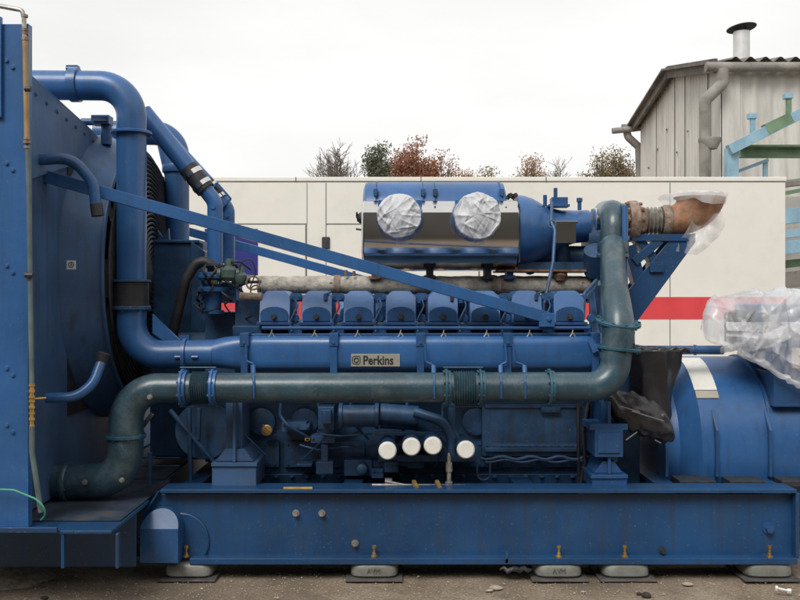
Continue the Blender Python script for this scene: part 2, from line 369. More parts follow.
# ---- skid frame
def skid():
    m = MB(); Yw = 4.56; e = 798
    poly = [(143,516),(158,494),(e,494),(e,559),(143,559)]
    m.prism([(X_(a,Yw), Z_(b,Yw)) for a, b in poly], 'y', Yw, Yw+.012)
    xl = X_(160,4.5); xr = X_(797,4.5)
    m.box(xl, xr, 4.5, 4.66, .434, .452)                               # top flange
    m.box(X_(190,4.5), xr, 4.49, 4.72, .080, .110)                     # bottom flange
    m.box(X_(190,4.5)-.3, X_(190,4.5), 4.555, 4.72, .080, .104)
    m.bar((X_(143,4.54),4.545,Z_(516,4.54)), (X_(159,4.54),4.545,Z_(491,4.54)), .04, .010)
    m.box(X_(791,4.56), X_(795,4.56), 4.505, 4.56, .106, .432)
    for x in (-.6, .35, 1.2): m.box(x, x+.012, 4.573, 4.71, .106, .432)
    # far beam and cross members
    m.box(xl, xr, 6.1, 6.2, .432, .452); m.box(xl, xr, 6.1, 6.2, .088, .106); m.box(xl, xr, 6.12, 6.132, .106, .432)
    for x in (-1.15, -.3, .6, 1.35, 1.9): m.box(x, x+.1, 4.72, 6.1, .15, .43)
    o = m.build('skid_frame', BLUEB, G, bevel=.002)
    for px, py in ((296,513),(322,513),(355,543),(662,550)):
        b = MB(); c = P(px,py,4.56); b.hexb(c, (0,-1,0), .012, .03); b.build('bolt', GALV if px != 662 else DARK, o, smooth=0)
    b = MB(); b.hexb(P(768,528,4.56), (0,-1,0), .02, .035); b.build('bolt', BLUE, o, smooth=0)
    for px in (186,374,559,625,770):
        b = MB(); c = V((X_(px,4.515), 4.52, .110)); b.lathe(c, (0,0,1), [(0,.016),(.006,.016)], 12); b.lathe(c+V((0,0,.006)), (0,0,1), [(0,.010),(.014,.010)], 6); b.lathe(c+V((0,0,.02)), (0,0,1), [(0,.006),(.03,.006)], 8); b.lathe(c+V((0,0,.045)), (0,0,1), [(0,.011),(.012,.011)], 6)
        b.build('mounting_bolt', BRASS, o, smooth=0)
    b = MB(); b.hexb(P(283,490,4.5), (0,-1,0), .0, .0) if False else b.box(X_(283,4.5), X_(312,4.5), 4.51, 4.53, .4525, .460); b.build('ochre_bar', YEL, o, bevel=.001)
    # capped lifting tube sticking out
    m = MB(); yf = 4.43; xc = X_(159,yf); hw = S(19,yf); z0 = Z_(563,yf); z1 = Z_(529,yf); zt = Z_(511.5,yf)
    top = [V((xc+math.cos(math.pi*i/20)*hw, yf+.07*math.sin(math.pi*i/20), z1+math.sin(math.pi*i/20)*(zt-z1))) for i in range(21)]
    bot = [V((xc-math.cos(math.pi*i/20)*hw, yf+.09*math.sin(math.pi*i/20), z0-math.sin(math.pi*i/20)*.035)) for i in range(21)]
    loop = top+bot; back = [V((p.x, 4.548, p.z)) for p in loop]; nL = len(loop)
    m.add(loop+back, [tuple(range(21)), (20,21,41,0), tuple(range(21,42))]+[(i,(i+1)%nL,nL+(i+1)%nL,nL+i) for i in range(nL)])
    o2 = m.build('lifting_tube', BLUE, o, smooth=25)
    m = MB(); m.lathe(P(181,541,4.56)+V((0,-.015,0)), (0,1,0), [(0,.140),(.004,.145),(.014,.145)], 48); m.build('lifting_boss', BLUEB, o, smooth=30)
    return o
SK = skid()

# ---- radiator skid extension + radiator
def radiator():
    m = MB(); zt = .40
    m.box(-2.75, -1.25, 3.9, 4.49, zt-.014, zt); m.box(-2.75, -1.27, 4.49, 5.0, zt-.014, zt)
    m.box(-2.75, -1.75+.27, 3.88, 3.9, zt-.004, zt+.018)
    for px in (62, 116.5):
        x = X_(px, 3.9)
        m.prism([(3.905, .235), (3.905, zt-.014), (3.93, zt-.014), (3.93, .235)], 'x', x-.007, x+.007)
    m.box(-2.75, -1.27, 4.9, 4.92, .1, zt-.014)
    m.box(-2.75, -1.30, 5.0, 6.7, .1, zt)
    m.box(-2.75, -1.262, 4.30, 4.312, .125, zt-.0142)
    rs_ = m.build('radiator_support', BLUEB, G, bevel=.002)
    f = MB(); f.box(-2.7, -1.262, 4.06, 4.98, zt+.003, zt+.006); f.box(-1.7, -1.31, 5.0, 6.6, zt+.003, zt+.006); f.build('deck_plate', DECK, rs_)
    # body
    m = MB(); m.prism([(3.985,.42),(3.985,2.478),(5.45,2.30),(6.7,2.30),(6.7,.41)], 'x', -2.7, -1.72)
    rad = m.build('radiator', BLUEG, G, bevel=.003)
    m = MB(); m.box(-2.7, X_(28,3.95), 3.95, 3.983, .405, Z_(24,3.95)); m.box(-2.7, X_(2,3.94), 3.93, 3.948, 2.2, Z_(18,3.95))
    for z in (2.45, 2.0, 1.55, 1.1, .85): 
        for px in (7, 13): m.hexb((X_(px,3.95), 3.95, z-.03*(px==13)), (0,-1,0), .008, .008)
    m.box(X_(26,3.95), X_(28,3.95)+.004, 3.944, 3.986, .405, Z_(24,3.95))
    m.build('side_panel', BLUEL, rad, bevel=.002)
    # fan shroud: dish from radiator face to ring, with riveted plates
    m = MB(); zc = 1.54; Rr = .725; n = 64
    m.lathe((-1.72,YC,zc), (1,0,0), [(0,.83),(.015,.825),(.15,.755),(.185,.745),(.19,.755),(.20,.755),(.205,.74),(.16,.73),(.02,.72)], n, caps=False)
    m.build('fan_shroud', BLUEG, rad, solid=0)
    m = MB(); m.prism([(4.09,2.36),(4.12,1.95),(4.75,2.12),(5.3,2.2),(5.3,2.29),(4.09,2.43)], 'x', -1.72, -1.700)
    for i in range(9):
        m.hexb((-1.70, 4.2+.13*i, 2.36-.013*i), (1,0,0), .009, .008); m.hexb((-1.70, 4.25+.13*i, 2.06+.016*i), (1,0,0), .009, .008)
    m.build('shroud_plate', BLUEG, rad, bevel=.001)
    m = MB(); m.tube(fillet([(-1.75,5.75,2.5),(-1.52,5.75,2.5),(-1.45,5.75,2.2)],.1), .055, 16); m.build('overflow_pipe', BLUE, rad)
    m = MB(); c = P(101,119,5.0); m.box(c.x-.05,c.x+.05,4.98,5.06,c.z-.03,c.z+.02); m.cyl(c+V((-.12,.03,-.01)),c+V((-.05,.03,-.01)),.02,12); m.cyl(c+V((.02,.03,-.03)),c+V((.02,.03,-.14)),.03,12); sn = m.build('level_sensor', BLUE, rad, bevel=.003)
    m = MB(); m.box(c.x-.035,c.x+.04,4.972,4.979,c.z-.016,c.z+.010); m.build('sensor_window', STEEL, sn)
    m = MB()
    for k in range(26): m.torus((-1.505+.04*math.cos(k/26*1.5), YC, zc), (1,0,0), .05+.0265*k, .0075, 64, 4)
    for k in range(16):
        a = math.pi*2*k/16; m.cyl((-1.47,YC+.05*math.cos(a),zc+.05*math.sin(a)), (-1.505,YC+.72*math.cos(a),zc+.72*math.sin(a)), .005, 6)
    m.build('fan_guard', DARK, rad)
    m = MB(); m.lathe((-1.66,YC,zc), (1,0,0), [(0,.16),(.1,.16),(.12,.12)], 24)
    for k in range(8):
        a = math.pi*2*k/8; u = V((0,math.cos(a),math.sin(a))); t = V((0,-math.sin(a),math.cos(a)))
        q = [u*.15-t*.07+V((-1.64,0,0)), u*.15+t*.07+V((-1.57,0,0)), u*.70+t*.15+V((-1.58,0,0)), u*.70-t*.13+V((-1.66,0,0))]
        q = [p+V((0,YC,zc)) for p in q]; m.add(q+[p+V((.008,0,0)) for p in q], [(0,1,2,3),(7,6,5,4),(0,4,5,1),(1,5,6,2),(2,6,7,3),(3,7,4,0)])
    m.build('fan', BLACK, rad)
    m = MB(); m.box(-1.725+.004, -1.715, 4.65, 6.05, .8, 2.2); m.build('cooling_matrix', BLACK, rad)
    # guard side cover: tall dark drum between ring and engine
    m = MB(); c = P(72.5,265,4.47); m.box(c.x-.022, c.x+.022, 4.452, 4.456, c.z-.022, c.z+.022)
    st = m.build('warning_sticker', WHITE, rad)
    m = MB(); m.torus((c.x,4.451,c.z), (0,1,0), .0125, .002, 24, 4); m.cyl((c.x,4.452,c.z-.008), (c.x,4.452,c.z+.012), .0015, 6); m.cyl((c.x-.006,4.452,c.z), (c.x+.006,4.452,c.z), .0015, 6); m.build('sticker_symbol', INK, st)
    # small bore pipes on its flank
    m = MB(); m.tube(fillet([P(36,160,4.25), P(72,158,4.28), P(93,182,4.3), P(96,206,4.3)], .12), S(5.5,4.3), 14)
    o = m.build('vent_pipe', BLUE, rad)
    m = MB(); m.cyl(P(96,204,4.3), P(98,216,4.3), S(6.2,4.3)); m.build('rubber_end', BLACK, o)
    m = MB(); m.tube(fillet([P(46,398,4.2), P(76,397,4.22), P(93,384,4.25), P(102,360,4.3)], .12), S(5.2,4.2), 14)
    o = m.build('drain_pipe', BLUEL, rad)
    m = MB(); m.cyl(P(101,362,4.3), P(104,353,4.3), S(6,4.3)); m.build('rubber_end', BLACK, o)
    # sight hose with brass fittings
    m = MB(); m.cyl(P(25,36,3.93), P(27,140,3.93), S(2.7,3.9)); o = m.build('expansion_hose', TAN, rad)
    m = MB(); m.tube(fillet([P(-6,5,3.93), P(16,9,3.93), P(22,10,3.93), P(24,18,3.93), P(24.5,40,3.93)], .02), S(2.4,3.9), 10); m.build('top_elbow', GALV, o)
    m = MB()
    for py, r in ((16,3.4),(30,3.6),(33,3.3),(39,3.6),(138,3.4),(142,4),(147,3.4)): m.cyl(P(24.5+py*.018,py-1.2,3.93), P(24.5+py*.018,py+1.4,3.93), S(r,3.9), 6)
    m.build('hose_fitting', RUSTP, o, smooth=0)
    m = MB(); m.tube([P(27.5,148,3.93), P(29,190,3.94), P(30,260,3.95), P(31,340,3.94), P(32,386,3.93)], S(2.5,3.9), 10); o = m.build('sight_hose', HOSEG, rad)
    m = MB(); m.tube([P(32,426,3.93), P(32,452,3.93), P(36,478,3.93), P(41,512,3.94)], S(2.8,3.9), 10); m.build('hose_tail', HOSEG, o)
    m = MB(); m.cyl(P(32,384,3.93), P(32,428,3.93), S(2.2,3.9))
    for py in (385,391,397,401,407,413,419,426): m.cyl(P(32,py-1.2,3.93), P(32,py+1.2,3.93), S(3.2 if py%2 else 2.8,3.9), 6)
    m.cyl(P(32,399,3.93), P(46,398,3.96), S(1,3.9)); m.build('brass_valve', BRASS, o, smooth=0)
    m = MB(); m.cyl(P(25,89,3.9), P(31,89,3.9), .012, 8); m.cyl(P(25,275,3.93), P(33,275,3.93), .012, 8); m.build('hose_clip', DARK, o)
    return rad
radiator()

# ---- braces from radiator to engine
m = MB(); m.bar(P(26,171,4.35), P(548,318,4.68), .05, S(12,4.4)); b = m.build('diagonal_brace', BLUEL, G, bevel=.002)
m = MB(); q = P(548,319,4.68); m.box(q.x-.05, q.x+.03, q.y-.03, q.y+.03, q.z-.04, q.z+.03); m.hexb(q+V((0,-.03,0)), (0,-1,0), .01, .012); m.build('brace_foot', BLUEL, b, bevel=.002)
m = MB(); m.bar((-1.81,6.3,1.97), (.783,5.98,1.25), .05, S(12,4.4)); m.build('diagonal_brace', BLUEL, G, bevel=.002)

# ---- main blue coolant pipe
def blue_pipe():
    Y = 4.72; r = S(14.6,Y)
    m = MB(); path = fillet([P(20,85,Y), P(131.5,86,Y), P(131.5,355,Y), P(214,354,Y)], [.165,.16], 14)
    m.tube(path, r, 32); o = m.build('coolant_pipe', BLUEL, G)
    f = MB(); f.flange(P(131.5,133,Y), (0,0,1), S(20,Y), .016, 0); f.build('pipe_flange', BLUEL, o)
    f = MB(); f.flange(P(131.5,281,Y), (0,0,1), S(19,Y), .012, 0); f.build('pipe_flange', BLUED, o)
    f = MB(); f.flange(P(131.5,308,Y), (0,0,1), S(19,Y), .02, 6); f.build('pipe_flange', BLUED, o)
    f = MB(); f.cyl(P(131.5,282,Y), P(131.5,308,Y), S(17,Y), 32); f.build('rubber_coupling', BLACK, o)
    f = MB(); f.lathe(P(71,85,Y), (1,0,0), [(0,r+.003),(.0,r+.012),(.045,r+.012),(.045,r+.003)], 32); c = P(73,69,Y-.0); f.box(c.x-.03, c.x+.03, c.y-.02, c.y+.02, c.z-.012, c.z+.016); f.cyl(c+V((-.03,-.02,0)), c+V((.03,-.02,0)), .006, 8); f.build('pipe_clamp', BLUEL, o)
    f = MB(); f.lathe(P(184,355,Y), (1,0,0), [(0,r+.002),(.0,r+.014),(.018,r+.014),(.018,r+.002)], 32); c = P(186,338,Y); f.box(c.x-.03, c.x+.02, c.y-.02, c.y+.02, c.z-.015, c.z+.015)
    for dx in (-9, 8): f.cyl(P(186+dx,357,Y-.08)+V((-.012,0,0)), P(186+dx,357,Y-.08)+V((.02,0,0)), .008, 8)
    f.build('pipe_clamp', BLUEL, o)
    f = MB(); f.prism([(X_(153,Y),Z_(333,Y)),(X_(163,Y),Z_(340,Y)),(X_(180,Y),Z_(340,Y)),(X_(153,Y),Z_(314,Y))], 'y', Y-.01, Y+.01); f.build('elbow_gusset', BLUEL, o)
    # transition and manifold rail
    m = MB(); rings = []
    def rr(px, cy, hy, hz, Yc, e):
        x = X_(px, Yc-hz); out = []
        for i in range(32):
            a = 2*math.pi*i/32; ca, sa = math.cos(a), math.sin(a)
            out.append(V((x, Yc+math.copysign(abs(ca)**e, ca)*hz, Z_(cy,Yc-.08)+math.copysign(abs(sa)**e, sa)*hy)))
        return out
    for px, cy, hp, hz, e in ((190,355.5,13,.068,1),(206,355,13.5,.07,1),(222,353.5,16,.08,.75),(234,353.5,17,.08,.6),(240,353.5,17,.08,.55)): rings.append(rr(px, cy, S(hp,4.64), hz, 4.72, e))
    m.loft(rings); m.build('pipe_transition', BLUEL, o)
    m = MB(); m.loft([rr(240,353.5,S(16,4.64),.08,4.72,.5), rr(243,353.5,S(17.5,4.64),.085,4.72,.5), rr(590,353.5,S(17.5,4.64),.085,4.72,.5), rr(600,350,S(12,4.64),.07,4.72,.5)])
    rail = m.build('coolant_manifold', BLUEL, G, smooth=50)
    for px in (244,333.5,420.5,508,596):
        f = MB(); Yf = 4.618; f.box(X_(px-4.5,Yf), X_(px+4.5,Yf), Yf, 4.66, Z_(346,Yf), Z_(334,Yf)); f.box(X_(px-3.5,Yf), X_(px+3.5,Yf), Yf+.005, 4.64, Z_(374,Yf), Z_(346,Yf)); f.box(X_(px-4.5,Yf), X_(px+4.5,Yf), Yf+.01, 4.8, Z_(335,Yf), Z_(333,Yf)); f.hexb(P(px,343,Yf), (0,-1,0), .006, .008)
        f.build('manifold_strap', BLUE, rail, bevel=.0015)
    Yf = 4.60
    for pts in (((246,344),(246,361),(254,364),(253,369)), ((425,344),(425.5,362),(433.5,365),(433.5,368)), ((505,344),(507,362),(500,365),(500.5,369)), ((513,344),(515,362),(524,365),(524.5,369))):
        f = MB(); f.tube(fillet([P(a,b,Yf) for a, b in pts], .015, 4), S(1.1,Yf), 8); e = pts[-1]
        f.cyl(P(e[0],366,Yf), P(e[0]+.3,376,Yf-.03), S(2.6,Yf), 10); f.tube([P(e[0]+.3,375,Yf-.03), P(e[0]+.4,374.5,4.48), P(e[0]+.5,376,4.39), P(e[0]+.6,382,4.362), P(e[0]+.8,390,4.358), P(e[0]+1,398,4.375)], S(1.1,Yf), 8)
        f.build('sensor_line', BLUEL, rail)
    # nameplate
    f = MB(); Yp = 4.629; f.box(X_(351,Yp), X_(400,Yp), Yp, Yp+.012, Z_(366.5,Yp), Z_(354,Yp)); pl = f.build('nameplate', PLATE, rail, bevel=.001)
    text_mesh('Perkins', S(12.2,Yp), .0008, P(362.8,360.6,Yp-.001), INK, 'plate_lettering', pl, .85, .0013)
    f = MB(); c = P(356.3,360.2,Yp-.0005)
    f.torus(c, (0,1,0), S(2.2,Yp), S(.55,Yp), 24, 6)
    for k in range(4):
        a = math.pi/2*k; u = V((math.cos(a),0,math.sin(a))); t = V((-math.sin(a),0,math.cos(a))); q = S(3.9,Yp); z = S(3.0,Yp)
        f.bar(c+u*q-t*z, c+u*q+t*z, .0008, S(.8,Yp), up=u)
        f.bar(c+(u+t)*q*.66, c+(u+t)*q*.93, .0008, S(.9,Yp), up=(0,1,0))
    f.build('plate_emblem', INK, pl, smooth=0)
    # twin fuel rails above the manifold
    m = MB(); m.cyl(P(262,328,4.68), P(590,328,4.68), S(1.8,4.68), 10); m.cyl(P(250,335,4.7), P(598,334,4.7), S(1.6,4.7), 10)
    m.box(X_(262,4.8), X_(590,4.8), 4.78, 4.84, Z_(337,4.8), Z_(324,4.8))
    fr = m.build('fuel_rail', BLUE, G)
    for k in range(8):
        px = 268+k*43; f = MB(); f.tube([P(px,338,4.67), P(px+3,334,4.67), P(px+4,330,4.67)], .004, 6); f.tube([P(px+7,338,4.67), P(px+4,333,4.67)], .004, 6); f.build('rail_clip', GALV, fr)
blue_pipe()

# ---- second coolant pipe behind, and the two inclined pipes
m = MB(); Y = 5.75; m.tube(fillet([P(96,133,Y), P(177,133,Y), P(177,245,Y)], [.15], 12), S(12,Y), 28); o = m.build('rear_coolant_pipe', BLUE, G)
f = MB(); f.flange(P(177,169,Y), (0,0,1), S(14.5,Y), .05, 0); f.build('pipe_flange', BLUE, o)
m = MB(); Y = 4.98; m.tube([P(143,112,Y), P(190,170,Y)], S(9,Y), 24); o = m.build('inclined_pipe', BLUEL, G)
f = MB(); f.tube([P(188,168,Y), P(206,190,Y)], S(9.8,Y), 24); f.build('rubber_coupling', BLACK, o)
for a, b in (((191.5,172),(194.5,176)), ((200.5,183.5),(203.5,187))):
    f = MB(); f.tube([P(*a,Y), P(*b,Y)], S(10.4,Y), 24); f.build('hose_band', STEEL, o)
f = MB(); f.tube(fillet([P(204,188,Y), P(215,202,Y), P(215,272,Y)], .09), S(7.6,Y), 22); f.lathe(P(213,207,Y-.04), (0,-1,0), [(0,.013),(.008,.013)], 12); f.build('lower_pipe', BLUEL, o)
m = MB(); Y = 5.25; m.tube([P(150,120,Y), P(207,182,Y)], S(7,Y), 20); o = m.build('inclined_pipe', BLUEL, G)
f = MB(); f.tube([P(206,181,Y), P(222,200,Y)], S(7,Y), 20); f.build('rubber_coupling', BLACK, o)
for a, b in (((210,186),(213,189)), ((218.5,196),(221,199))):
    f = MB(); f.tube([P(*a,Y), P(*b,Y)], S(7.6,Y), 20); f.build('hose_band', STEEL, o)
f = MB(); f.tube(fillet([P(220,197,Y), P(228,210,Y), P(228,272,Y)], .07), S(6.8,Y), 20); f.lathe(P(227,216,Y-.038), (0,-1,0), [(0,.011),(.008,.011)], 12); f.build('lower_pipe', BLUEL, o)
f = MB(); f.bar(P(217,183,Y-.05), P(231,199,Y-.05), .012, .012); f.bar(P(209,192,Y-.05), P(222,207,Y-.05), .012, .012); f.bar(P(231,199,Y-.05), P(222,207,Y-.05), .012, .012); f.bar(P(217,183,Y-.05), P(213,187,Y-.05), .012, .012); f.build('coupling_link', BLUEL, o)

# ---- thermostat / pump stack, box, hose on the engine's front end
m = MB(); Y = 5.35; m.box(X_(150,Y), X_(203,Y), Y, Y+.5, .47, Z_(243,Y)); m.prism([(X_(192,Y),Z_(241,Y)),(X_(206,Y),Z_(252,Y)),(X_(206,Y),Z_(335,Y)),(X_(192,Y),Z_(335,Y))], 'y', Y-.03, Y+.3); m.box(X_(150,Y)-.02, X_(200,Y), Y-.02, Y+.5, Z_(243,Y), Z_(240,Y)); o = m.build('gear_case', BLUED, G, bevel=.004)
f = MB(); f.prism([(X_(153,Y),Z_(239,Y)),(X_(150,Y),Z_(228,Y)),(X_(153,Y),Z_(229,Y)),(X_(158,Y),Z_(236,Y)),(X_(164,Y),Z_(227,Y)),(X_(165,Y),Z_(239,Y))], 'y', Y+.1, Y+.13); f.build('casting_lug', BLUED, o)
m = MB(); m.tube(fillet([P(213,281,4.9), P(212,262,4.9), P(197,262,4.9), P(186,280,4.9), P(172,338,4.95)], [.05,.06,.1]), S(5.2,4.9), 16); m.build('rubber_hose', BLACK, G)
m = MB(); Y = 4.88
m.lathe(P(213,314,Y), (0,0,1), [(0,.06),(.02,.06),(.021,.045),(.12,.045),(.121,.085),(.145,.085),(.146,.05),(.2,.05),(.201,.08),(.225,.08)], 28)
m.box(X_(200,Y), X_(236,Y), Y, Y+.2, Z_(303,Y), Z_(282,Y)); m.hexb(P(232,292,Y), (0,-1,0), .012, .015)
m.flange(P(215,277,Y), (0,0,1), .09, .02, 6)
th = m.build('thermostat_housing', BLUE, G, bevel=.002)
f = MB(); f.lathe(P(213,284,Y), (0,0,1), [(0,.062),(.02,.062)], 28); f.build('hose_band', STEEL, th)
f = MB(); f.lathe(P(215,266,Y), (0,0,1), [(0,.05),(.012,.05)], 28); f.build('hose_band', STEEL, th)
m = MB()
for px, py, s_ in ((229,272,1.),(241,277,.8)):
    c = P(px,py,4.82); m.lathe(c+V((0,0,-.05*s_)), (0,0,1), [(0,.03*s_),(.02,.045*s_),(.06*s_,.045*s_),(.08*s_,.025*s_),(.12*s_,.02*s_)], 14); m.lathe(c+V((-.06*s_,0,-.01)), (1,0,0), [(0,.03*s_),(.02*s_,.03*s_),(.021*s_,.02*s_),(.1*s_,.02*s_),(.101*s_,.03*s_),(.12*s_,.03*s_)], 12)
m.build('pressure_valve', VALVE, G, bevel=.002)
m = MB()
random.seed(3)
for k in range(13):
    x0 = random.uniform(196,262); y0 = random.uniform(262,300); pts = [P(x0,y0,random.uniform(4.72,4.95))]
    for j in range(4):
        x0 += random.uniform(-12,14); y0 += random.uniform(-8,12); pts.append(P(min(x0,262),min(y0,330),random.uniform(4.75,5.0)))
    m.tube(fillet(pts, .03, 5), random.choice((.004,.006,.008)), 8)
m.tube(fillet([P(238,292,4.8),P(240,262,4.8),P(252,257,4.8),P(256,272,4.8),P(250,288,4.8)], .05), .0035, 6)
m.build('wiring_loom', BLACK, G)
m = MB(); m.torus(P(253,283,4.8), (.2,-1,0), .035, .005, 20, 6); m.torus(P(256,291,4.82), (.5,-1,0), .03, .004, 20, 6); m.cyl(P(240,296,4.8), P(258,297,4.8), S(4,4.8), 12); m.cyl(P(258,297,4.8), P(262,297,4.8), S(5,4.8), 12); m.build('heater_coupling', RUSTP, G)
m = MB()
for a in (((150,452),(150,488)),((189,408),(191,488)),((199,408),(198,440)),((170,410),(214,462))): m.cyl(P(*a[0],4.85), P(*a[1],4.85), .014, 8)
for py in (458,466): m.cyl(P(143,py,5.2), P(180,py,5.2), .006, 6)
m.box(X_(235,4.9), X_(262,4.9), 4.9, 5.3, Z_(338,4.9), Z_(300,4.9)); m.box(X_(205,5.0), X_(250,5.0), 5.0, 5.6, .5, Z_(312,5.0)); m.box(X_(152,5.3), X_(215,5.3), 5.36, 5.8, .45, Z_(330,5.3))
m.cyl(P(205,430,4.95), P(205,430,5.5), .16, 32); m.cyl(P(180,350,5.1), P(240,350,5.1), .1, 24)
m.build('front_auxiliaries', BLUED, G, bevel=.003)

# ---- grey-green exhaust pipe (water jacketed return) and left elbows
def teal():
    Y = 4.44; r = S(15,Y)
    m = MB(); m.tube(fillet([P(474,387,Y), P(606,387,Y), P(624,345,Y+.06), P(616,318,Y+.1)], [.10,.05], 12), [r]*1+[r]*26+[r], 32) if False else None
    path = fillet([P(210,388,Y), P(613,387,Y), P(619,330,Y+.03)], [.135], 14)
    m.tube(path, [r]*(len(path)-1)+[S(16,Y)], 36); o = m.build('return_pipe', TEAL, G)
    f = MB(); f.bellows(P(192,388,Y), P(212,388,Y), S(14.8,Y), S(16.8,Y), 9, 36); f.build('bellows', TEAL, o)
    f = MB(); f.bellows(P(453,387.5,Y), P(475,387.5,Y), r+.001, S(17,Y), 9, 36); f.build('bellows', TEAL, o)
    for px, mm in ((183,BLUEL),(213,BLUEL),(446,TEALB),(480,TEALB),(549,TEALB)):
        f = MB(); f.flange(P(px,387.5,Y), (1,0,0), S(19,Y), .014, 8); f.lathe(P(px+1.6,387.5,Y), (1,0,0), [(0,S(17,Y)),(.015,S(17,Y))], 32); f.build('pipe_flange', mm, o)
    for sg in (-1, 1):
        f = MB(); f.cyl(P(180,387+sg*19.5,Y-.01), P(216,387+sg*19.5,Y-.01), .0035, 8); f.build('tie_rod', TEALB, o)
        f = MB(); f.cyl(P(443,387+sg*19.5,Y-.01), P(483,387+sg*19.5,Y-.01), .0035, 8); f.build('tie_rod', TEALB, o)
    # left leg
    m = MB(); path = fillet([P(192,388,Y), P(127,388,Y), P(125,480,Y+.02), P(64,482,Y+.05), P(44,482,Y+.06)], [.17,.16,.05], 14)
    rs = [S(14.5,Y)+(S(17.5,Y)-S(14.5,Y))*min(1, i/16) for i in range(len(path))]
    m.tube(path, rs, 36); o2 = m.build('suction_pipe', TEAL, G)
    f = MB(); f.flange(P(125.5,436,Y+.01), (0,0,1), S(20,Y), .018, 8); f.build('pipe_flange', TEALB, o2)
    f = MB(); f.flange(P(67,482,Y+.05), (1,0,0), S(20,Y), .03, 6); f.build('pipe_flange', TEAL, o2)
    f = MB()
    for q in ((122,480),(150,397),(85,482)): f.hexb(P(q[0],q[1],Y-.07), (0,-1,0), .009, .016)
    f.build('pipe_boss', GALV, o2)
    f = MB(); f.bar(P(143,426,Y+.1), P(153,413,Y+.1), .02, .02); f.build('bright_link', STEEL, o2)
    # riser
    f = MB(); f.flange(P(619,349,Y+.04), (.1,0,1), S(22,Y), .016, 10); f.build('pipe_flange', TEALB, o)
    m = MB(); path = [P(618.5,345,4.48), P(618,320,4.52), P(615,295,4.62), P(613,270,4.8), P(613,245,5.0)]
    fp = fillet(path, .3, 5); m.tube(fp, [S(16,4.5)-(S(16,4.5)-S(12.5,4.9))*min(1,max(0,(k-3)/10)) for k in range(len(fp))], 36)
    o3 = m.build('riser_pipe', TEAL, G)
    f = MB(); f.flange(P(618,322,4.52), (.1,-.25,1), S(23,4.5), .018, 10); f.build('pipe_flange', TEALB, o3)
    f = MB(); f.flange(P(613,247,5.0), (0,0,1), S(15.5,5), .06, 0); f.flange(P(613,256,4.96), (0,0,1), S(16,5), .02, 8); f.build('pipe_flange', TEAL, o3)
    m = MB(); path = [P(613,246,5.05), P(614,216,5.1), P(612,204,5.2), P(606,214,5.35)]
    m.tube(fillet([P(613,250,5.05), P(614,213,5.08), P(606,213,5.5)], [.12], 12), [S(13,5)]*7+[S(13.5,5)]*8, 32); m.torus(P(622,222,5.1), (1,0,0), S(16,5.1), .016, 32, 8)
    m.build('top_elbow', TEAL, o3)
    m = MB(); m.tube([P(625,206,5.0), P(625,300,4.95), P(621,312,4.7)], S(3,5), 10); m.cyl(P(625,236,5), P(625,240,5), S(4.5,5), 10); m.cyl(P(625,270,5), P(625,274,5), S(4.5,5), 10); m.build('drain_tube', BLUEL, o3)
    m = MB(); m.tube([P(600,245,5.4), P(600,330,5.2), P(604,365,5.0)], S(11,5), 24); m.build('oil_return_pipe', BLUED, G)
    m = MB(); m.bar(P(590,338,4.62), P(596,352,4.6), .01, .03); m.bar(P(594,345,4.55), P(635,346,4.46), .012, .012); m.hexb(P(601,349,4.5), (0,-1,0), .01, .01); m.build('pipe_bracket', BLUEL, o)
teal()

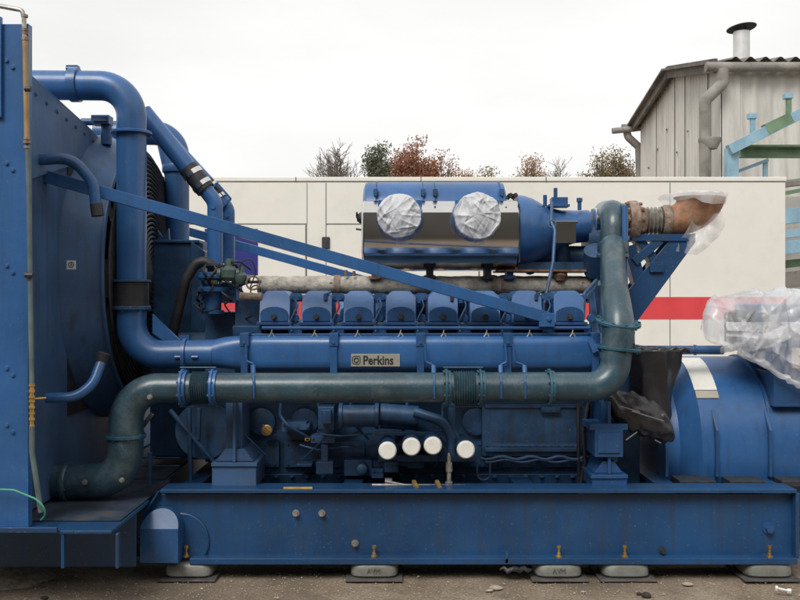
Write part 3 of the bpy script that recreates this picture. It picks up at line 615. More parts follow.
# ---- crankcase and side details
def block():
    m = MB(); x0, x1 = X_(236,4.95), X_(588,4.95)
    prof = [(4.98,.44),(4.98,.80),(4.93,.98),(4.86,1.08),(4.84,1.26),(5.06,1.275),(5.16,1.15),(5.54,1.15),(5.64,1.275),(5.86,1.26),(5.84,1.08),(5.77,.98),(5.72,.80),(5.72,.44)]
    m.prism(prof, 'x', x0, x1)
    m.prism([(5.02,.2),(4.96,.44),(5.74,.44),(5.68,.2)], 'x', x0+.1, x1-.05)
    b = m.build('crankcase', BLUED, G, bevel=.004)
    # crankcase doors
    for k in range(8):
        f = MB(); xa = x0+.03+k*.236; f.box(xa, xa+.205, 4.955, 4.979, .48, .62)
        for i in range(4): 
            for z in (.495,.605): f.hexb((xa+.02+i*.055, 4.955, z), (0,-1,0), .006, .007)
        f.build('crankcase_door', BLUED, b, bevel=.003)
    for k in range(8):
        f = MB(); xa = x0+.05+k*.236; f.lathe((xa+.09,4.965,.73), (0,-1,0), [(0,.075),(.012,.075),(.018,.06),(.018,.02)], 28)
        for i in range(6):
            a = i*math.pi/3; f.hexb((xa+.09+.062*math.cos(a), 4.952, .73+.062*math.sin(a)), (0,-1,0), .006, .006)
        if k not in (3,4): f.build('access_cover', BLUED, b, bevel=.001)
    # oil cooler / filter housings
    f = MB(); Y = 4.72
    f.cyl(P(342,416,Y), P(377,416,Y), S(11,Y), 28); f.cyl(P(339,416,Y), P(343,416,Y), S(13,Y), 28); f.cyl(P(375,416,Y), P(379,416,Y), S(13,Y), 28); f.cyl(P(380,414,Y+.03), P(418,417,Y+.03), S(11,Y), 24); f.pbox(318,334,407,430,Y,.15); f.pbox(322,331,410,424,Y-.03,.05)
    f.build('oil_cooler', BLUED, b, bevel=.003)
    f = MB(); f.tube(fillet([P(415,412,4.7), P(445,422,4.65), P(452,440,4.65), P(452,455,4.66)], .1), S(5,4.7), 14); f.tube(fillet([P(380,425,4.75), P(420,427,4.75), P(446,445,4.75), P(450,470,4.75)], .1), S(3.5,4.7), 12); f.tube(fillet([P(452,402,4.66),P(452,430,4.66),P(458,440,4.66)], .05), S(4,4.7), 12); f.build('oil_pipe', BLUED, b)
    f = MB(); f.pbox(375,445,432,436,4.66,.03); f.pbox(378,475,455,462,4.86,.1); f.pbox(395,440,436,446,4.84,.1); f.build('filter_header', BLUED, b, bevel=.003)
    f = MB(); f.pbox(482,585,402,456,4.9,.05); f.pbox(485,582,448,452,4.885,.02); f.pbox(485,582,404,408,4.885,.02); f.build('heat_exchanger_cover', BLUED, b, bevel=.003)
    f = MB()
    for i in range(14): f.hexb(P(487+i*7.1,445,4.9), (0,-1,0), .005, .006)
    f.pbox(484,583,443.6,446.4,4.899,.004); f.build('cover_bolt_row', BLUEG, b, smooth=0)
    f = MB(); f.pbox(316,333,462,474,4.75,.1); f.pbox(321,328,445,462,4.78,.05); f.pbox(344,372,460,476,4.85,.12); f.pbox(296,312,464,467,4.85,.1); f.lathe(P(362,468,4.84), (0,-1,0), [(0,.035),(.04,.03),(.05,.015)], 16); f.build('starter_solenoid', BLUED, b, bevel=.003)
    f = MB(); f.tube(fillet([P(300,445,4.85),P(318,450,4.8),P(340,447,4.85),P(372,447,4.85)], .03), .006, 8); f.build('cable_run', BLUEG, b); f = MB(); f.tube(fillet([P(317,430,4.7),P(319,434,4.7),P(340,436,4.7),P(372,434,4.72)], .02), .005, 8)
    f.build('cable_run', BLUEG, b); f = MB(); f.tube([P(480+6*i, 458+1.6*math.sin(i*1.3), 4.84) for i in range(19)], .009, 8); f.build('cable_run', BLUEG, b); f = MB(); f.tube([P(485+6*i, 461+1.4*math.sin(i*1.1+1), 4.84) for i in range(18)], .007, 8)
    f.tube(fillet([P(477,462,4.8),P(477,480,4.8),P(490,480,4.8),P(490,464,4.8)], .035), .006, 8); f.build('cable_run', BLUEG, b)
    f = MB(); f.tube(fillet([P(588,402,4.82),P(583,430,4.82),P(585,462,4.82),P(580,486,4.82)], .1), .012, 8); f.tube([P(578,402,4.84),P(579,486,4.84)], .01, 8); f.build('rubber_cable', BLACK, b)
    f = MB(); c = P(267,430,4.9); f.lathe(c, (0,-1,0), [(0,.03),(.012,.03),(.016,.02)], 20); f.cyl(c+V((-.02,-.014,.03)), c+V((.025,-.02,-.01)), .004, 6); f.build('filler_cap', BRASS, b)
    f = MB(); c = P(308,439,4.85); f.cyl(c, c+V((0,-.03,0)), .008, 8); f.box(c.x-.014, c.x+.012, c.y-.03, c.y-.02, c.z-.004, c.z+.008); f.build('drain_tap', YEL, b)
    # valve and tube along the skid
    f = MB(); f.cyl(P(372,485,4.62), P(465,486,4.62), S(1.5,4.6), 8); f.cyl(P(385,481,4.62), P(409,486,4.62), S(1.4,4.6), 8); f.build('lube_tube', GALV, b)
    f = MB(); f.lathe(P(449,486,4.62), (0,0,1), [(0,.018),(.02,.02),(.025,.012),(.07,.012),(.075,.018),(.12,.018),(.125,.01),(.15,.012),(.17,.006)], 12); f.pbox(385,392,479,485,4.62,.03); f.build('drain_valve', GALV, b)
    for px in (416,439):
        f = MB(); f.bar(P(px-2.5,481,4.6), P(px+1.5,490,4.54), .02, .014); f.hexb(P(px,486,4.57), (0,-1,.3), .006, .01); f.build('tube_clamp', BRASS, b)
    # small hardware along the block side
    random.seed(9)
    for k in range(9):
        f = MB(); px = random.uniform(245,575); py = random.uniform(404,440); w_ = random.uniform(10,26); Yd = random.uniform(4.80,4.9)
        if 370 < px < 480: py = random.uniform(458,474)
        f.pbox(px,px+w_,py,py+random.uniform(5,11),Yd,.12)
        for i in range(3): f.hexb(P(px+2+i*(w_-4)/2,py+2.5,Yd), (0,-1,0), .006, .008)
        f.build('bracket', BLUED if k % 3 else BLUEG, b, bevel=.003)
    for k in range(10):
        f = MB(); px = 246+k*34+random.uniform(-8,8); y0 = random.uniform(402,412); Yd = random.uniform(4.74,4.86)
        f.tube(fillet([P(px,y0-14,Yd), P(px+random.uniform(-4,4),y0+12,Yd), P(px+random.uniform(-22,22),y0+22,Yd-.02), P(px+random.uniform(-20,30),y0+random.uniform(34,66),Yd+.04)], .05, 5), random.choice((.004,.006,.008)), 8)
        (f.build('small_pipe', random.choice((BLUED,BLACK,BLUED)), b) if px < 455 else None)
    for k in range(22):
        f = MB(); f.hexb(P(245+k*15.6,476,4.955), (0,-1,0), .008, .012); f.build('block_bolt', BLUEG, b, smooth=0)
    for k in range(7):
        f = MB(); px = 295.5+k*42.2; f.pbox(px-4.5,px+4,293,300,4.86,.08); f.tube(fillet([P(px,300,4.86),P(px+2,306,4.8),P(px-6,322,4.76),P(px-4,332,4.72)], .03, 4), .005, 8); f.build('injector_lead', BLUED, b)
    # white ended filters
    for px, py, L_ in ((387.5,451,.25),(411.5,447,.22),(433,446,.22),(466,450,.26)):
        f = MB(); c = P(px,py,4.5); f.lathe(c+V((0,.002,0)), (0,1,0), [(0,.043),(.01,.0455),(.03,.0455),(L_*.9,.046),(L_,.03),(L_+.08,.03)], 32)
        o = f.build('oil_filter', BLUED, b)
        f = MB(); f.lathe(c, (0,1,0), [(-.004,.038),(0,.0425),(.012,.0462),(.014,.0458)], 32); f.build('filter_end', CAPW, o)
    # engine feet
    for (xa, xb, yt, top) in ((212,256,450,403),(592,627,462,402)):
        f = MB(); Y = 4.6; f.pbox(xa,xb,yt+16,488,Y,.3); f.pbox(xa-1,xb+1,yt+13,yt+16.5,Y-.012,.32)
        xm = (xa+xb)/2
        f.prism([(X_(xa+3,Y),Z_(yt+12,Y)),(X_(xa+12,Y),Z_(yt,Y)),(X_(xb-12,Y),Z_(yt,Y)),(X_(xb-3,Y),Z_(yt+12,Y))], 'y', Y+.02, Y+.3); f.pbox(xm-8,xm+8,top,yt,Y+.06,.25); f.pbox(xm-1.5,xm+1.5,top,yt+12,Y,.06)
        f.hexb(P(xm,yt+8,Y+.02), (0,-1,0), .01, .012)
        if xa > 300: f.pbox(595,623,430,457,4.585,.2); f.pbox(598,620,434,453,4.575,.02); f.pbox(590,628,424,430,4.59,.2)
        f.build('engine_foot', BLUEG if xa < 300 else BLUE, b, bevel=.003)
    # heads
    for k in range(8):
        f = MB(); Y = 4.78; px = 274.2+k*42.2; f.pbox(px-15,px+15,322,344,Y,.12); f.lathe(P(px+21,318,4.82), (0,-1,0), [(0,.022),(.03,.022)], 16); f.build('cylinder_head', BLUE, b, bevel=.003)
block()
def rocker(px, Y, dep):
    m = MB(); w = .081; zb = Z_(322,4.75); zs = Z_(297,4.75); zt = Z_(290.5,4.75); x = X_(px, Y)
    out = [(-w,zb),(-w,zs),(-w*.92,zs+.006),(-w*.62,zt-.004),(-w*.45,zt),(w*.45,zt),(w*.62,zt-.004),(w*.92,zs+.006),(w,zs),(w,zb)]
    zm = Z_(307,4.75)
    def ring(y, s_): return [V((x+a*s_, y+max(0,(b-zm))*.7, zb+(b-zb)*(s_ if s_ < 1 else 1))) for a, b in out]
    m.loft([ring(Y,.975), ring(Y+.006,1), [V((x+a, Y+dep, b)) for a, b in out]])
    o = m.build('rocker_cover', BLUEL, G, smooth=30)
    f = MB(); arc = [(-w*.9,zb+.004)]+[(w*.9*-math.cos(math.pi*i/12), Z_(314,4.75)+math.sin(math.pi*i/12)*S(7.5,4.75)) for i in range(13)]+[(w*.9,zb+.004)]
    f.prism([(x+a,b) for a, b in arc], 'y', Y-.008, Y+.01); f.build('cover_plate', BLUE, o, bevel=.0015)
    f = MB(); f.hexb((x, Y-.008, Z_(317,4.75)), (0,-1,0), .011, .02); f.build('cover_bolt', DARK, o, smooth=0)
    f = MB(); f.box(x-w-.012, x+w+.012, Y-.01, Y+dep, zb-.016, zb)
    for sx in (-1, 1): f.box(x+sx*(w+.008)-.01, x+sx*(w+.008)+.01, Y+.03, Y+.06, zs-.01, zs+.006); f.hexb((x+sx*(w+.006), Y+.045, zs+.006), (0,0,1), .007, .01)
    f.build('cover_flange', BLUE, o, bevel=.002)
    return o
c0 = rocker(274.2, 4.75, .33)
for k in range(1, 8): dup_part(c0, (.2227*k,0,0), G)
for px, dy in ((316.4,0),(443,1),(527.4,0)):
    f = MB(); f.cyl(P(px+9,300+dy,4.78), P(px+9,294+dy,4.78), .010, 8); f.cyl(P(px+9,294,4.78), P(px+14,292,4.80), .006, 8); f.build('breather_stub', DARK if dy else BLUED, G)
far = rocker(316-36, 5.6, .33)
for k in range(1, 9): dup_part(far, (.224*k,0,0), G)
m = MB(); m.cyl(P(262,298,5.12), P(586,298,5.12), S(3.6,5.12), 14)
for k in range(8): m.pbox(290+k*42.2,294+k*42.2,294,303,5.08,.04)
m.build('water_rail', BLUE, G)

# ---- lagged exhaust manifold
m = MB(); Y = YC
prof = []; L_ = X_(592,Y)-X_(258,Y); n = 90
for i in range(n+1):
    t = i/n*L_; prof.append((t, .053+.003*noise.noise(V((t*9,0,0)))+.002*noise.noise(V((t*40,3,0)))))
m.lathe((X_(258,Y),Y,Z_(285,Y)), (1,0,0), prof, 24)
m.warp(lambda v: v+V((0,1,1))*.004*noise.noise(v*30)); mf = m.build('lagged_manifold', LAG, G, smooth=60)
for px in (334, 424, 490, 500, 586):
    f = MB(); f.lathe(P(px,285,Y), (1,0,0), [(0,.057),(.02,.061),(.04,.057)], 24); f.cyl(P(px-3,278,Y), P(px-3,284,Y-.05), .012, 8); f.build('manifold_joint', RUSTP, mf)
f = MB(); f.cyl(P(346,276,5.3),P(346,270,5.3),.01,8); f.cyl(P(354,276,5.3),P(354,271,5.3),.009,8); f.build('manifold_stud', RUST, mf)

# ---- air housing
def housing():
    m = MB()                                   # blue air filter barrel
    Y = 5.42; zc = 1.4+(300-221)*Y/F; r = S(38,Y)-.0
    m.lathe((X_(364,Y),Y,Z_(222,Y)), (1,0,0), [(0,.20),(.012,.232),(.03,.238),(.81,.238),(.83,.232),(.84,.2)], 48)
    b = m.build('air_filter_barrel', BLUEL, G, smooth=40)
    for px in (376,423,435,501):
        f = MB(); f.torus((X_(px,Y-.2),Y,Z_(222,Y)), (1,0,0), .240, .0035, 48, 6)
        c = P(px,193,5.26); f.box(c.x-.013, c.x+.013, 5.21, 5.25, c.z-.018, c.z+.018); f.box(c.x-.007, c.x+.007, 5.195, 5.21, c.z-.024, c.z+.006)
        f.build('barrel_latch', BLUED, b, bevel=.001)
    f = MB(); c = P(357,218,5.38); f.lathe(c+V((-.0,0,0)), (1,0,0), [(0,.02),(.02,.035),(.06,.035)], 12); f.cyl(c, c+V((-.0,-.03,.03)), .006, 8); f.cyl(P(356,229,5.38), P(363,230,5.38), .006, 8); f.build('end_knob', DARK, b)
    # stainless wrap
    m = MB(); yz = []
    ctrl = []
    arc = [V((0,y,Z_(p,5.12))) for y, p in ((5.113,212.5),(5.110,219),(5.107,227),(5.106,235),(5.111,243),(5.125,250),(5.155,256.5),(5.205,262.5),(5.275,267),(5.36,269.5),(5.46,269),(5.56,264),(5.63,254),(5.66,240),(5.66,222),(5.62,206))]
    yz = [V((0,5.26,Z_(200.5,5.2))), V((0,5.20,Z_(200.6,5.2))), V((0,5.182,Z_(201.4,5.18)))]
    for i in range(len(arc)-1):
        p0 = arc[i-1] if i else arc[0]*2-arc[1]; p1 = arc[i]; p2 = arc[i+1]; p3 = arc[min(i+2,len(arc)-1)]
        for j in range(4):
            t = j/4; yz.append(.5*((2*p1)+(p2-p0)*t+(2*p0-5*p1+4*p2-p3)*t*t+(3*p1-p0-3*p2+p3)*t**3))
    cen = V((0,5.4,Z_(235,5.3)))
    def ring(x, s_): return [V((x, cen.y+(p.y-cen.y)*s_, cen.z+(p.z-cen.z)*s_)) for p in yz]
    xa, xb = X_(363,5.12), X_(519,5.12)
    m.loft([ring(xa-.01,.9), ring(xa,.985), ring(xa+.006,1), ring(xb-.004,1), ring(xb,.985)])
    s_ = m.build('heat_shield', STEEL, G, smooth=25)
    f = MB()
    for px in (435,):
        for py in (207.5,213): f.hexb(P(px,py,5.15), (0,-1,.5), .006, .008)
    f.hexb(P(506,208,5.15),(0,-1,.5),.006,.008); f.build('shield_bolts', DARK, s_)
    f = MB(); f.box(X_(520,5.1), X_(521,5.1), 5.15, 5.5, Z_(262,5.1), Z_(203,5.1)); f.cyl(P(365,247,5.13),P(518,247,5.13),.004,6); f.build('shield_seam', STEEL, s_)
    # inlet spigots
    for px, rp in ((400,24),(477,24.5)):
        f = MB(); Y1 = 4.98; c = P(px,216,Y1); f.lathe(c, (0,1,0), [(0,S(rp-2,Y1)),(.02,S(rp-1.5,Y1)),(.05,S(rp-1.5,Y1)),(.10,S(rp,Y1)),(.30,S(rp+1,Y1)),(.38,S(rp+1,Y1))], 40)
        f.box(X_(px-22,5.16), X_(px+22,5.16), 5.15, 5.35, Z_(222,5.16), Z_(200,5.16))
        f.build('inlet_spigot', BLUEL, b, bevel=.003)
    for k, (px, py, rp) in enumerate(((399,215.5,21.5),(478,215.5,22.7))):
        m = MB(); Y1 = 4.945; c = P(px,py,Y1); n = 140; nr = 46; rr = S(rp+.6,Y1); vs = []; fs = []
        sd = V((k*7.3,1,2)); PL = Pleats(31+k*4, 60, (0,0,0), (.12,0,.12), .010, .007, .07, 1)
        for j in range(nr+1):
            t = j/nr
            for i in range(n):
                a = 2*math.pi*i/n
                if t < .8: rad = rr*(t/.8); dy = .0
                else: rad = rr*(1+.015*math.sin((t-.8)/.2*math.pi)); dy = (t-.8)/.2*.07
                if t > .7: rad *= 1+.016*(t-.7)/.3*math.sin(a*29+3*noise.noise(V((math.cos(a)*2,math.sin(a)*2,k))))
                q = V((math.cos(a)*rad, 0, math.sin(a)*rad))
                g = V((q.x*5+q.z*1.5, 0, q.z*4-q.x*2))+sd
                cr = (PL.h(q)+.006*noise.noise(q*14+V((k*9,0,0))))*(.3+.7*min(1,t*2))
                puff = -.03*math.cos(min(1,t/.8)*math.pi/2)
                w2 = rr*.05*noise.noise(V((math.cos(a)*2.5,math.sin(a)*2.5,k)))*t
                vs.append(c+V((math.cos(a)*(rad+w2), dy+puff-cr*(1 if t<.8 else 1-(t-.8)/.2*.7)+.012, math.sin(a)*(rad+w2))))
        for j in range(nr):
            for i in range(n): fs.append((j*n+i, j*n+(i+1)%n, (j+1)*n+(i+1)%n, (j+1)*n+i))
        m.add(vs, fs)
        o = m.build('inlet_cover', FABR, smooth=60)
        tag(o, ('crumpled white film cover over the left air inlet of the silver-clad housing', 'crumpled white film cover over the right air inlet, nearer the grey-green riser pipe')[k], 'inlet cover', 'white film covers on the air inlets')
        m = MB(); q = P(px+(3 if k==0 else 2), 240, 5.02); 
        vs = [q+V((-.035+.07*i/5, -.01+.006*math.sin(i*2+j), .03-.016*j+.004*noise.noise(V((i,j,k))))) for j in range(5) for i in range(6)]
        m.add(vs, [(j*6+i,j*6+i+1,(j+1)*6+i+1,(j+1)*6+i) for j in range(4) for i in range(5)]); m.build('film_tail', FILM2, o)
    # supports
    for px, mm in ((375,RUST),(430,DARK),(488,DARK),(510,BLUED)):
        f = MB(); f.pbox(px-3.5,px+3.5,266,280,5.28,.1); f.pbox(px-6,px+6,276,279,5.27,.12); f.hexb(P(px+4,277,5.27),(0,-1,0),.008,.01); f.build('housing_support', mm, s_)
    # blue tapered outlet
    m = MB(); Y = 5.38; x0 = X_(519,5.2); zc = Z_(232,Y)
    pr = [(519,231,36,.24),(528,231,35,.235),(536,231.5,33,.22),(546,232,28,.19),(556,231,23,.16),(566,229,19,.14),(580,227,16.5,.12),(594,226,16,.11)]
    rings = []
    for px, cy, hp, hy in pr: rings.append([V((X_(px,5.2), Y+hy*math.cos(2*math.pi*i/40), Z_(cy,Y)+S(hp,Y)*math.sin(2*math.pi*i/40))) for i in range(40)])
    m.loft(rings); o = m.build('air_outlet_cone', BLUEL, G, smooth=60)
    for px in (595.5,603.5): f = MB(); f.cyl(P(px-2,225,Y), P(px+1.5,225,Y), S(17,Y), 32); f.build('hose_band', STEEL, o)
    f = MB(); f.cyl(P(592,225,Y), P(609,225,Y), S(16.2,Y), 32); f.build('blue_sleeve', BLUEL, o)
    f = MB(); f.pbox(552,568,197,205,5.25,.08); f.pbox(549,570,204,206.5,5.24,.1); f.cyl(P(555.5,197,5.28),P(555.5,188,5.28),.012,10); f.cyl(P(545,206,5.28),P(545,195,5.28),.012,10); f.cyl(P(579.5,210,5.28),P(579.5,199,5.28),.012,10); f.cyl(P(579.5,202,5.28),P(579.5,198,5.28),.018,10); f.build('sensor_block', BLUE, o, bevel=.002)
    f = MB(); f.pbox(554,576,222,243,5.19,.02); f.pbox(552,578,221,223.5,5.18,.02); f.build('heat_plate', STEEL, o, bevel=.002)
    f = MB(); f.tube(fillet([P(552,203,5.2),P(551,222,5.12),P(555,230,5.1),P(553,262,5.05),P(545,300,5.0),P(543,318,4.9)], .08), S(1.8,5.1), 8); f.torus(P(552,224,5.11),(0,-1,.3),.022,.004,20,6); f.build('sensor_cable', BLUED, o)
    f = MB()
    for px in (507,512): f.cyl(P(px,199,5.28), P(px+2,196,5.28), .012, 8); f.cyl(P(px+2,196,5.28), P(px+4,195,5.26), .014, 8)
    f.build('filter_indicator', BLACK, o)
    # turbochargers below
    m = MB(); m.torus(P(560,255,5.45), (1,0,.1), .085, .045, 36, 14); m.cyl(P(522,256,5.42), P(592,257,5.42), S(11,5.42), 24); m.torus(P(530,256,5.45), (1,0,0), .075, .04, 36, 14); m.pbox(518,590,262,270,5.3,.25); m.cyl(P(585,240,5.4),P(612,240,5.4),S(20,5.4),28); m.cyl(P(596,250,5.2),P(596,272,5.3),S(12,5.3),20)
    m.build('turbocharger', BLUED, G, bevel=.002)
    f = MB(); f.pbox(498,592,269.5,271.5,5.25,.3); f.pbox(555,563,271,280,5.3,.1); f.lathe(P(560,272,5.3),(0,0,-1),[(0,.04),(.02,.045),(.05,.03)],16); f.build('rusty_support_rail', RUST, G)
housing()

# ---- rusty turbine outlet
def exhaust():
    Y = 5.3; c = lambda a: P(a,221,Y)
    m = MB(); m.lathe(c(627), (1,0,0), [(0,.08),(.0,.114),(.015,.12),(.05,.12),(.06,.105),(.07,.088),(.10,.08),(.105,.075)], 36); o = m.build('turbine_outlet', RUSTP, G, smooth=35)
    f = MB()
    for i in range(10):
        a = 2*math.pi*i/10; q = c(629)+V((0,math.cos(a)*.092,math.sin(a)*.102)); f.lathe(q-V((.03,0,0)), (1,0,0), [(0,.010),(.10,.010)], 6)
    f.lathe(c(621),(1,0,0),[(0,.06),(.04,.075)],24); f.build('outlet_studs', RUST, o)
    f = MB(); f.bellows(c(645), c(661), .060, .084, 4, 32); f.build('bellows', GALV, o)
    f = MB(); f.lathe(c(661), (1,0,0), [(0,.085),(.02,.095),(.045,.095),(.055,.082),(.07,.08)], 36); f.build('outlet_flange', RUSTP, o)
    # swept elbow
    m = MB(); rings = []
    for i in range(15):
        t = i/14; a = t*math.pi*.5
        cx = 668+38*math.sin(a)*.62; 
        cen = P(668,221,Y)+V((.185*math.sin(a),0,.135*(1-math.cos(a))))
        d = V((math.cos(a),0,math.sin(a))); r = .085+.062*t**1.3
        up = V((-d.z,0,d.x)); rings.append([cen+up*r*math.cos(2*math.pi*k/36)+V((0,1,0))*r*math.sin(2*math.pi*k/36) for k in range(36)])
    m.loft(rings, False); m.build('exhaust_elbow', RUSTO, o, solid=.006)
    e = rings[-1]; cen = sum(e, V())/len(e)
    # plastic over its mouth
    m = MB(); n = 64; nr = 14; vs = []; fs = []; ax = V((-.25,0,.97)); cc = V((X_(692,Y),Y,Z_(198,Y)))
    for j in range(nr+1):
        t = j/nr
        for i in range(n):
            a = 2*math.pi*i/n; rad = .196*min(1,t/.65)
            q = cc+V((math.cos(a)*rad*1.0, math.sin(a)*rad, .004+math.cos(a)*rad*.02+.026*(1-min(1,t/.65)**2)))
            if t > .65:
                s_ = (t-.65)/.35; ex = .028+.11*max(0, noise.noise(V((math.cos(a)*1.3,math.sin(a)*1.3,5)))+.15)
                q += V((-math.cos(a)*.02*s_, -math.sin(a)*.02*s_, -ex*s_))
            cr = fold(q, 9)*.014+fold(q, 22)*.004; q += V((math.cos(a)*.5,math.sin(a)*.5,.8))*cr
            vs.append(q)
    for j in range(nr):
        for i in range(n): fs.append((j*n+i, j*n+(i+1)%n, (j+1)*n+(i+1)%n, (j+1)*n+i))
    m.add(vs, fs); o2 = m.build('exhaust_film', FILM, smooth=60); tag(o2, 'grey-white plastic film tied over the upturned rusty exhaust elbow', 'plastic sheet')
    m = MB(); vs = []; nx, nz_ = 18, 18
    for j in range(nz_+1):
        for i in range(nx+1):
            u = i/nx; v_ = j/nz_
            px = (1-v_)*(700+28*u)+v_*(676+26*u)+ 16*math.sin(v_*3.1)*u; py = 205+(1-v_)*0+v_*(46+4*u)
            q = P(px-6*u,py,Y-.10+.02*math.sin(u*7)); q += V((0,fold(q,5)*.05,0)); vs.append(q)
    m.add(vs, [(j*(nx+1)+i,j*(nx+1)+i+1,(j+1)*(nx+1)+i+1,(j+1)*(nx+1)+i) for j in range(nz_) for i in range(nx)]); m.build('film_tail', FILM2, o2, smooth=60)
    # blue bracket frame
    m = MB()
    m.prism([(X_(622,Y),Z_(320,Y)),(X_(634,Y),Z_(322,Y)),(X_(692,Y),Z_(243,Y)),(X_(692,Y),Z_(234,Y)),(X_(670,Y),Z_(237,Y)),(X_(618,Y),Z_(300,Y))], 'y', Y-.06, Y-.045)
    m.prism([(X_(622,Y),Z_(320,Y)),(X_(634,Y),Z_(322,Y)),(X_(692,Y),Z_(243,Y)),(X_(692,Y),Z_(234,Y)),(X_(670,Y),Z_(237,Y)),(X_(618,Y),Z_(300,Y))], 'y', Y+.06, Y+.075)
    m.bar(P(636,238,Y), P(660,270,Y), .1, .05); m.bar(P(628,246,Y), P(640,290,Y), .1, .07); m.pbox(632,690,234,241,Y-.07,.14); m.bar(P(660,240,Y-.05), P(634,262,Y-.05), .03, .05); m.pbox(650,664,262,272,Y-.08,.1)
    m.build('exhaust_bracket', BLUEB, G, bevel=.002)
    m = MB(); m.pbox(600,622,285,345,5.1,.3); m.cyl(P(586,300,5.0),P(596,283,5.1),.014,8); m.tube(fillet([P(583,320,4.9),P(584,294,4.95),P(597,280,5.0)],.05),.012,8); m.pbox(590,640,345,486,5.0,.7); m.build('flywheel_housing', BLUED, G, bevel=.004)
exhaust()

# ---- alternator
def alternator():
    m = MB(); Rr = .5; zc = .565; x0 = X_(640,YC); prof = [(0,.40),(.05,.43),(.06,.485),(.10,.5),(1.6,.5)]
    m.lathe((x0,YC,zc), (1,0,0), [(0,.36),(.12,.38),(.20,.495),(.205,.5),(1.7,.5)], 72); a = m.build('alternator', BLUEL, G, smooth=30)
    for px in (667,717.5,771):
        f = MB(); Yr = 4.83; x = X_(px,Yr); f.prism([(4.828,.45),(4.828,.60 if px < 700 else .70),(4.9,.80),(5.3,.8),(5.3,.45)], 'x', x-.008, x+.008); f.build('alternator_rib', BLUE, a, bevel=.002)
    f = MB(); f.lathe((X_(736,YC),YC,zc), (1,0,0), [(0,.5005),(0,.512),(.012,.512),(.012,.5005)], 72); f.build('body_seam', BLUE, a)
    for px in (680,730,782):
        f = MB(); f.pbox(px,px+36,481,487,4.74,.16); f.build('alternator_foot', DARK, a, bevel=.003)
    # curved white plate on the body
    f = MB(); n = 10
    def pt(x, th, rr): return V((x, YC-rr*math.cos(th), zc+rr*math.sin(th)))
    def lay(x0_, x1_, t0, t1, r0, r1):
        ri = []
        for k in range(n+1):
            th = t0+(t1-t0)*k/n; ri.append([pt(x0_,th,r0),pt(x1_,th,r0),pt(x1_,th,r1),pt(x0_,th,r1)])
        return ri
    xa, xb = X_(686,5.12), X_(708,5.12)
    f.loft(lay(xa, xb, R(80), R(42), .502, .506)); w_ = f.build('louvre_plate', WHITE, a)
    f = MB(); f.loft(lay(xa+.002, xb, R(41.5), R(36), .502, .506)); f.build('plate_strip', PLATE, w_)
    # shaft line / coupling bar
    m = MB(); m.cyl(P(634,350,5.0), P(723,350,5.0), S(4.5,5.0), 20); m.cyl(P(694,350,5.0), P(696,350,5.0), S(5.3,5.0), 20); m.build('cable_conduit', BLUE, a)
    # terminal box
    m = MB(); m.pbox(758,830,304,352,5.02,.36); t = m.build('terminal_box', BLUE, a, bevel=.01)
    m = MB(); m.pbox(774,830,372,407,4.86,.3); m.prism([(X_(740,4.86),Z_(340,4.86)),(X_(830,4.86),Z_(340,4.86)),(X_(830,4.86),Z_(374,4.86)),(X_(776,4.86),Z_(372,4.86))], 'y', 4.88, 5.1); m.build('cable_entry_box', BLUE, a, bevel=.004)
    m = MB(); m.pbox(792,806,348,368,4.862,.01); l = m.build('rating_label', WHITE, a)
    m = MB()
    for k, (dx, w_, h) in enumerate(((1,4,5),(6,5,3),(1,3,4),(5,6,5))): m.pbox(793+dx,793+dx+w_,351+4.0*k,351+4.0*k+h*.6,4.859,.003)
    m.build('label_print', YEL, l)
    for (px, py, w_, h) in ((728,312,26,30),(764,308,12,26),(782,322,16,18)):
        m = MB(); m.pbox(px,px+w_,py,py+h,4.98,.06); m.build('breaker_module', BLACK, t, bevel=.004)
alternator()

